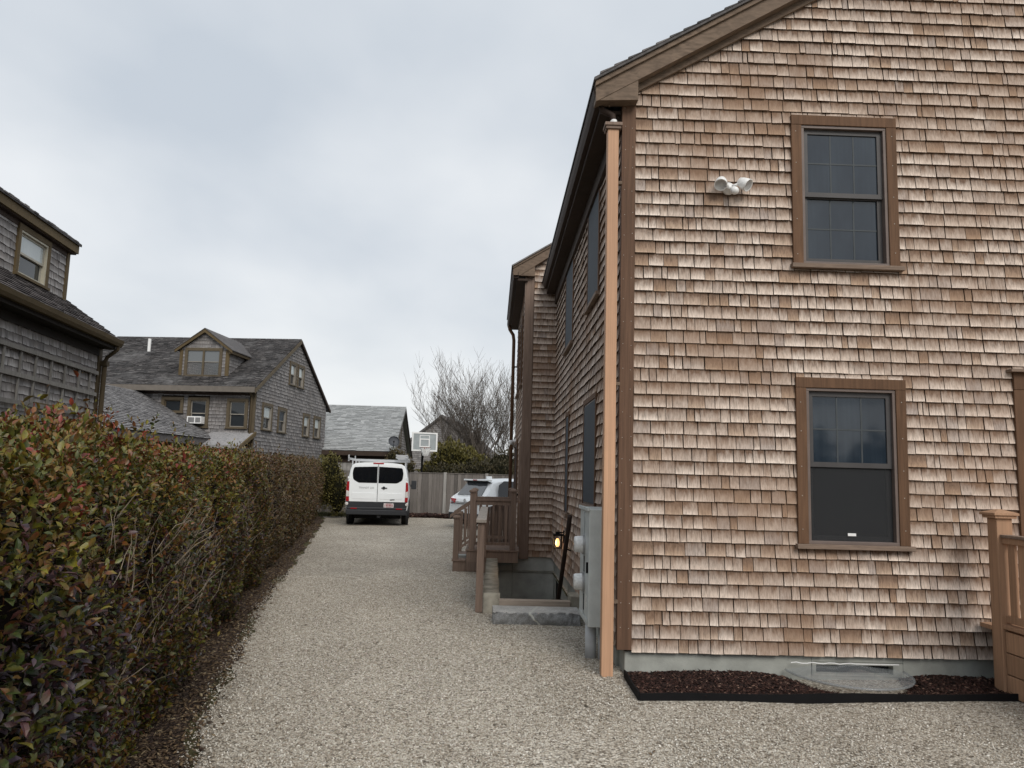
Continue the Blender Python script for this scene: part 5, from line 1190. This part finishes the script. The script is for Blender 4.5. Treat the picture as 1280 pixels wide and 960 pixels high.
def wheel(parent, x, y, r, w, s_):
    t = MB(); t.lathe([(r*.62, -w/2), (r*.9, -w/2), (r, -w/2+.03), (r, w/2-.03), (r*.9, w/2), (r*.62, w/2)], (x, y, r), (s_, 0, 0), 26); o = t.build('wheel', m_tyre, parent, smooth=False)
    t = MB(); t.lathe([(r*.63, 0), (r*.63, w/2-.01), (r*.5, w/2-.05), (r*.2, w/2-.02), (.02, w/2-.015)], (x, y, r), (s_, 0, 0), 20); t.build('rim', m_rim, o)
# --- the van
van = thing('work_van', 'white cargo van with a ladder rack parked facing away at the end of the drive', 'van', (-3.70, 25.2, 0), R(5.5), local=True)
VP = [(0, .36), (.80, .36), (.95, .42), (1.0, .62), (1.005, .95), (.99, 1.22), (.955, 1.5), (.90, 1.80), (.85, 1.93), (.74, 2.0), (.45, 2.035), (0, 2.05)]
def vst(y, k, ztop=9, inset=0):
    return (y, [(max(0, x-inset)*k if x else 0, min(z, ztop-.06*(x > .9)) if z > .5 else z) for x, z in VP])
body = loft('body', m_paint, van, [vst(0, .965), vst(.02, .985), vst(.07, 1), vst(3.9, 1), vst(4.2, .985), vst(4.75, .96, 1.55), vst(5.05, .95, 1.25), vst(5.5, .92, 1.12), vst(5.68, .86, .98), vst(5.74, .8, .8)])
V0 = F((0, 0, 0), (1, 0, 0), (0, 0, 1), (0, -1, 0))
m = MB(); m.box(-.97, .97, .36, .52, -.01, .10, V0); m.box(-.95, .95, .52, .60, -.01, .07, V0); m.build('bumper', m_dkp, van, bev=.02)
m = MB(); m.prism([V0.p(x, z, -.005) for x, z in ((-.955, .55), (.955, .55), (.965, .77), (-.965, .77))], V0.N*.02); m.build('lower_panel', m_dkp, van)
def rnd_poly(pts, r=.06, n=4):
    o = []
    for i, p in enumerate(pts):
        p = Vector((*p, 0)); a = Vector((*pts[i-1], 0)); b = Vector((*pts[(i+1) % len(pts)], 0)); pa = p+(a-p).normalized()*r; pb = p+(b-p).normalized()*r
        for k in range(n+1): t = k/n; q = pa*(1-t)**2+p*2*t*(1-t)+pb*t*t; o.append((q.x, q.y))
    return o
for s_ in (-1, 1):
    dr_ = MB(); dr_.prism([V0.p(s_*x, z, .0) for x, z in rnd_poly([(.012, .775), (.93, .775), (.945, 1.2), (.90, 1.6), (.83, 1.92), (.72, 1.965), (.012, 1.985)], .03)], V0.N*.012); do = dr_.build('rear_door', m_paint, van, bev=.004)
    g = MB(); g.prism([V0.p(s_*x, z, .012) for x, z in [(.022, 1.375)]+rnd_poly([(.022, 1.38), (.62, 1.375), (.79, 1.48), (.815, 1.70), (.775, 1.875), (.022, 1.905)], .06)[5:-5]+[(.022, 1.905)]], V0.N*.006); g.build('pane', m_tint, do)
    rb_ = MB(); rb_.prism([V0.p(s_*x, z, .012) for x, z in rnd_poly([(.07, .86), (.80, .86), (.82, 1.06), (.07, 1.06)], .04)], V0.N*.008); rb_.build('door_panel', m_paint, do, bev=.004)
    hg = MB()
    for z in (.9, 1.5): hg.box(s_*.935-.02, s_*.935+.02, z, z+.07, -.01, .022, V0)
    hg.build('hinge', m_paint, do)
    tl = MB(); tl.prism([V0.p(s_*x, z, -.02) for x, z in ((.885, .78), (.985, .78), (.995, 1.1), (.975, 1.40), (.90, 1.42), (.90, 1.2), (.895, 1.0))], V0.N*.045); to = tl.build('taillight', m_red, van, bev=.006)
    m = MB(); m.prism([V0.p(s_*x, z, .025) for x, z in ((.895, .93), (.985, .93), (.985, 1.13), (.90, 1.10))], V0.N*.006); m.build('reversing_lamp', m_clr, to)
    MB().lathe([(.045, 0), (.05, .02), (.03, .03)], V0.p(s_*.955, .70, .015), tuple(V0.N), 14).build('reflector', m_clr, van)
    MB().box(s_*.72-.10, s_*.72+.10, .545, .575, .07, .104, V0).build('reflector', m_red, van)
    mi = MB(); mi.box(s_*1.03-.02, s_*1.03+.02, 4.35, 4.42, 1.2, 1.3); mi.box(*sorted((s_*1.05, s_*1.24)), 4.36, 4.5, 1.12, 1.45); mi.build('wing_mirror', m_dkp, van, bev=.03)
    sg = MB(); sg.prism([(s_*1.0, 3.05, 1.28), (s_*1.0, 4.15, 1.28), (s_*.965, 4.0, 1.78), (s_*.925, 3.05, 1.86)], (s_*.006, 0, 0)); sg.build('side_pane', m_tint, van)
    for yy in (1.05, 4.75): MB().lathe([(.42, -.05), (.42, .03)], (s_*.98, yy, .40), (s_, 0, 0), 22).build('wheel_arch', m_dkp, van)
    for yy in (1.05, 4.75): wheel(van, s_*.90, yy, .345, .23, s_)
    MB().box(*sorted((s_*.995, s_*1.022)), .6, 4.3, .62, .80).build('side_moulding', m_dkp, van, bev=.01)
MB().prism([(-.86, 4.30, 1.88), (.86, 4.30, 1.88), (.88, 4.98, 1.30), (-.88, 4.98, 1.30)], (0, .02, .02)).build('windshield', m_tint, van)
MB().box(-.006, .006, .62, 1.98, .008, .0125, V0).build('door_seam', m_seam, van)
MB().box(-.17, .17, 1.985, 2.03, -.03, .02, V0).build('brake_lamp', m_red, van, bev=.008)
pt_ = MB().box(.22, .54, .585, .735, .012, .026, V0).build('licence_plate', plain('plate_white', (.62, .58, .57), .5), van)
m = MB()
for k, (w_, h_) in enumerate(((.018, .07), (.03, .07), (.026, .07), (.03, .07), (.02, .07), (.03, .07))): x = .255+k*.044; m.box(x, x+w_, .63, .63+h_, .026, .0275, V0)
m.box(.29, .47, .71, .722, .026, .0275, V0); m.box(.30, .46, .598, .608, .026, .0275, V0); m.build('plate_characters', plain('plate_red', (.34, .07, .09), .6), pt_)
m = MB(); m.box(.12, .31, 1.20, 1.235, .012, .03, V0); m.lathe([(.05, 0), (.05, .012)], V0.p(.2, 1.222, .02), tuple(V0.N), 14); m.build('door_handle', m_dkp, van, bev=.008)
def text(s_, size, loc, m, parent, name):
    c = bpy.data.curves.new(name, 'FONT'); c.body = s_; c.size = size; c.extrude = .002; o0 = bpy.data.objects.new(name, c); COL.objects.link(o0)
    dg = bpy.context.evaluated_depsgraph_get(); me = bpy.data.meshes.new_from_object(o0.evaluated_get(dg)); bpy.data.objects.remove(o0); me.materials.append(m)
    o = bpy.data.objects.new(name, me); COL.objects.link(o); o.parent = parent; o.location = loc; o.rotation_euler = (R(90), 0, 0); return o
text('TRANSIT 250', .085, (-.60, -.0145, 1.19), plain('badge_grey', (.30, .31, .32), .4), van, 'badge_lettering')
m = MB(); m.box(.41, .47, .835, .855, .02, .026, V0); m.box(.46, .56, .84, .865, .02, .026, V0); m.build('model_badge', m_dkp, van)
rk = MB()
for y in (.35, 1.7, 3.1):
    rk.box(-1.0, .98, y-.03, y+.03, 2.10, 2.145)
    for s_ in (-1, 1): rk.box(s_*.86-.02, s_*.86+.02, y-.025, y+.025, 1.93, 2.10)
for x in (-.98, .96): rk.box(x-.02, x+.02, .2, 3.4, 2.145, 2.185)
rk.box(-1.01, -.97, .30, .36, 2.06, 2.27); rk.box(-.80, -.77, .32, .36, 2.145, 2.24); rko = rk.build('roof_rack', m_alu, van)
ldr = thing('ladder', 'folded aluminium ladder strapped flat on the right of the van rack', 'ladder', (-3.70, 25.2, 0), R(5.5), local=True)
m = MB()
for x in (.56, .90):
    for z in (2.20, 2.27): m.box(x-.02, x+.02, .15, 3.6, z, z+.05)
m.build('side_rails', m_alu, ldr)
for k in range(11): MB().box(.58, .88, .2+k*.31, .24+k*.31, 2.20, 2.31).build('rung', m_alu, ldr)
m = MB(); m.tube([V0.p(-.35, .40, -.25), V0.p(-.35, .40, .05)], .03, 8); m.build('exhaust', m_alu, van)
m = MB(); m.box(.02, .12, .27, .36, -.3, .02, V0); m.build('tow_hitch', m_dkp, van)
m = MB(); m.box(-.75, .75, .4, 5.2, .22, .40); m.build('chassis', m_black, van)
# --- the SUV
suv = thing('white_suv', 'white sport utility car parked at an angle beyond the deck railing', 'car', (-.86, 25.0, 0), R(-50), local=True)
def sp(zr, wr_, zb=.32, belt=.98, bw=.90):
    return [(0, zb), (.70, zb), (.84, zb+.10), (.90*bw/.9, .60), (bw, belt-.18), (bw-.03, belt), (wr_+.06, belt+(zr-belt)*.55), (wr_, zr-.09), (wr_-.14, zr-.02), (0, zr)]
sb = loft('body', m_paint, suv, [(0, sp(.86, .72, .42, .84, .80)), (.06, sp(.98, .76, .36, .94, .87)), (.16, sp(1.05, .76, .34, 1.0, .90)), (.42, sp(1.34, .72, .32, 1.0, .915)), (.62, sp(1.53, .66, .3, 1.0, .92)), (.85, sp(1.60, .65, .3, 1.0, .92)), (1.7, sp(1.64, .66, .3, .99, .925)), (2.6, sp(1.60, .65, .3, .97, .925)), (3.3, sp(1.18, .72, .3, .95, .92)), (3.5, sp(1.03, .76, .3, .93, .915)), (4.2, sp(.93, .76, .3, .85, .88)), (4.55, sp(.78, .68, .36, .72, .78))])
S0 = F((0, 0, 0), (1, 0, 0), (0, 0, 1), (0, -1, 0))
rw_ = MB(); rw_.prism([(-.62, .20, 1.06), (.62, .20, 1.06), (.54, .575, 1.49), (-.54, .575, 1.49)], (0, -.03, .02)); rw_.build('rear_window', glass_mat('suv_glass', (.06, .065, .07), 2.0, .05), suv)
m = MB(); m.prism([(-.60, .62, 1.53), (.60, .62, 1.53), (.60, .40, 1.535), (-.60, .40, 1.535)], (0, 0, .05)); m.build('spoiler', m_paint, suv, bev=.01)
m = MB(); m.prism([(-.6, .60, 1.47), (.6, .60, 1.47), (.6, .41, 1.53), (-.6, .41, 1.53)], (0, .02, .01)); m.build('spoiler_underside', m_dkp, suv)
MB().box(-.10, .10, .385, .405, 1.545, 1.575).build('brake_lamp', m_red, suv)
m = MB(); m.prism([(-.03, .9, 1.60), (.03, .9, 1.60), (.03, 1.1, 1.60), (-.03, 1.1, 1.60)], (0, -.02, .09)); m.build('roof_fin', m_paint, suv)
for s_ in (-1, 1):
    m = MB(); m.prism([(s_*.50, -.012, .80), (s_*.80, .02, .80), (s_*.915, .26, .85), (s_*.915, .30, .95), (s_*.84, .07, .955), (s_*.5, .04, .93)], (0, -.03, .01)); m.build('taillight', m_red, suv)
    m = MB(); m.prism([(s_*.918, .62, 1.04), (s_*.925, 3.05, 1.02), (s_*.74, 2.55, 1.52), (s_*.735, 1.0, 1.545), (s_*.78, .75, 1.40)], (s_*.012, 0, .0)); m.build('side_window', m_tint, suv)
    for yy in (1.6,): MB().box(*sorted((s_*.80, s_*.935)), yy, yy+.07, 1.0, 1.5).build('pillar', m_dkp, suv)
    m = MB(); m.box(*sorted((s_*.88, s_*.935)), .2, 4.3, .30, .42); m.build('sill_cladding', m_dkp, suv)
    for yy in (.95, 3.65):
        m = MB(); m.lathe([(.40, -.08), (.40, .0)], (s_*.925, yy, .37), (s_, 0, 0), 22); m.build('wheel_arch', m_dkp, suv); wheel(suv, s_*.83, yy, .35, .23, s_)
    m = MB(); m.box(*sorted((s_*.94, s_*1.08)), 2.85, 2.98, 1.0, 1.14); m.build('wing_mirror', m_paint, suv, bev=.03)
m = MB(); m.box(-.80, .80, .30, .50, -.06, .03, S0); m.build('bumper', m_dkp, suv, bev=.02)
MB().box(-.42, .42, .80, .835, -.02, .035, S0).build('garnish_strip', m_alu, suv)
m = MB(); m.lathe([(.06, 0), (.06, .012), (.045, .016)], S0.p(0, .90, .0), tuple(S0.N), 16); m.build('emblem', m_alu, suv)
MB().box(-.17, .17, .62, .76, .0, .015, S0).build('licence_plate', plain('suv_plate', (.6, .57, .56), .5), suv)

# ================================================================== BEHIND THE CAMERA (mirrored in the windows)
P = []
for k in range(26):
    x = -26+k*2.3+rng.uniform(-.6, .6); y = -40+rng.uniform(-3, 3); h = rng.uniform(3.0, 4.6) if k % 3 else rng.uniform(5, 6.2); n = 420
    d = nr.randn(n, 3); d /= np.linalg.norm(d, axis=1, keepdims=True); P.append(np.array([x, y, h*.5])+d*np.array([2.0, 1.2, h*.55])*(.75+.3*nr.rand(n, 1)))
P = np.concatenate(P); P = P[P[:, 2] > 0]
tag(leaf_field('treeline', P, nr.randn(len(P), 3)+np.array([0, 0, .4]), .5+.6*nr.rand(len(P)), m_dk, None, LEAF2, LEAF2F, 1.3), 'dark treeline across the street, mirrored in the gable windows', 'treeline', kind='stuff')

cbm = thing('utility_cable', 'black overhead cables sagging across the street, mirrored in the gable windows', 'cable', (20, -24, 6))
for z0, z1, sag in ((6.3, 5.9, .5), (5.9, 6.3, .75), (5.75, 5.85, .25)):
    MB().tube([(-20+70*k/24, -24, z0+(z1-z0)*k/24-sag*4*(k/24)*(1-k/24)+.4) for k in range(25)], .035, 5).build('wire', m_black, cbm)
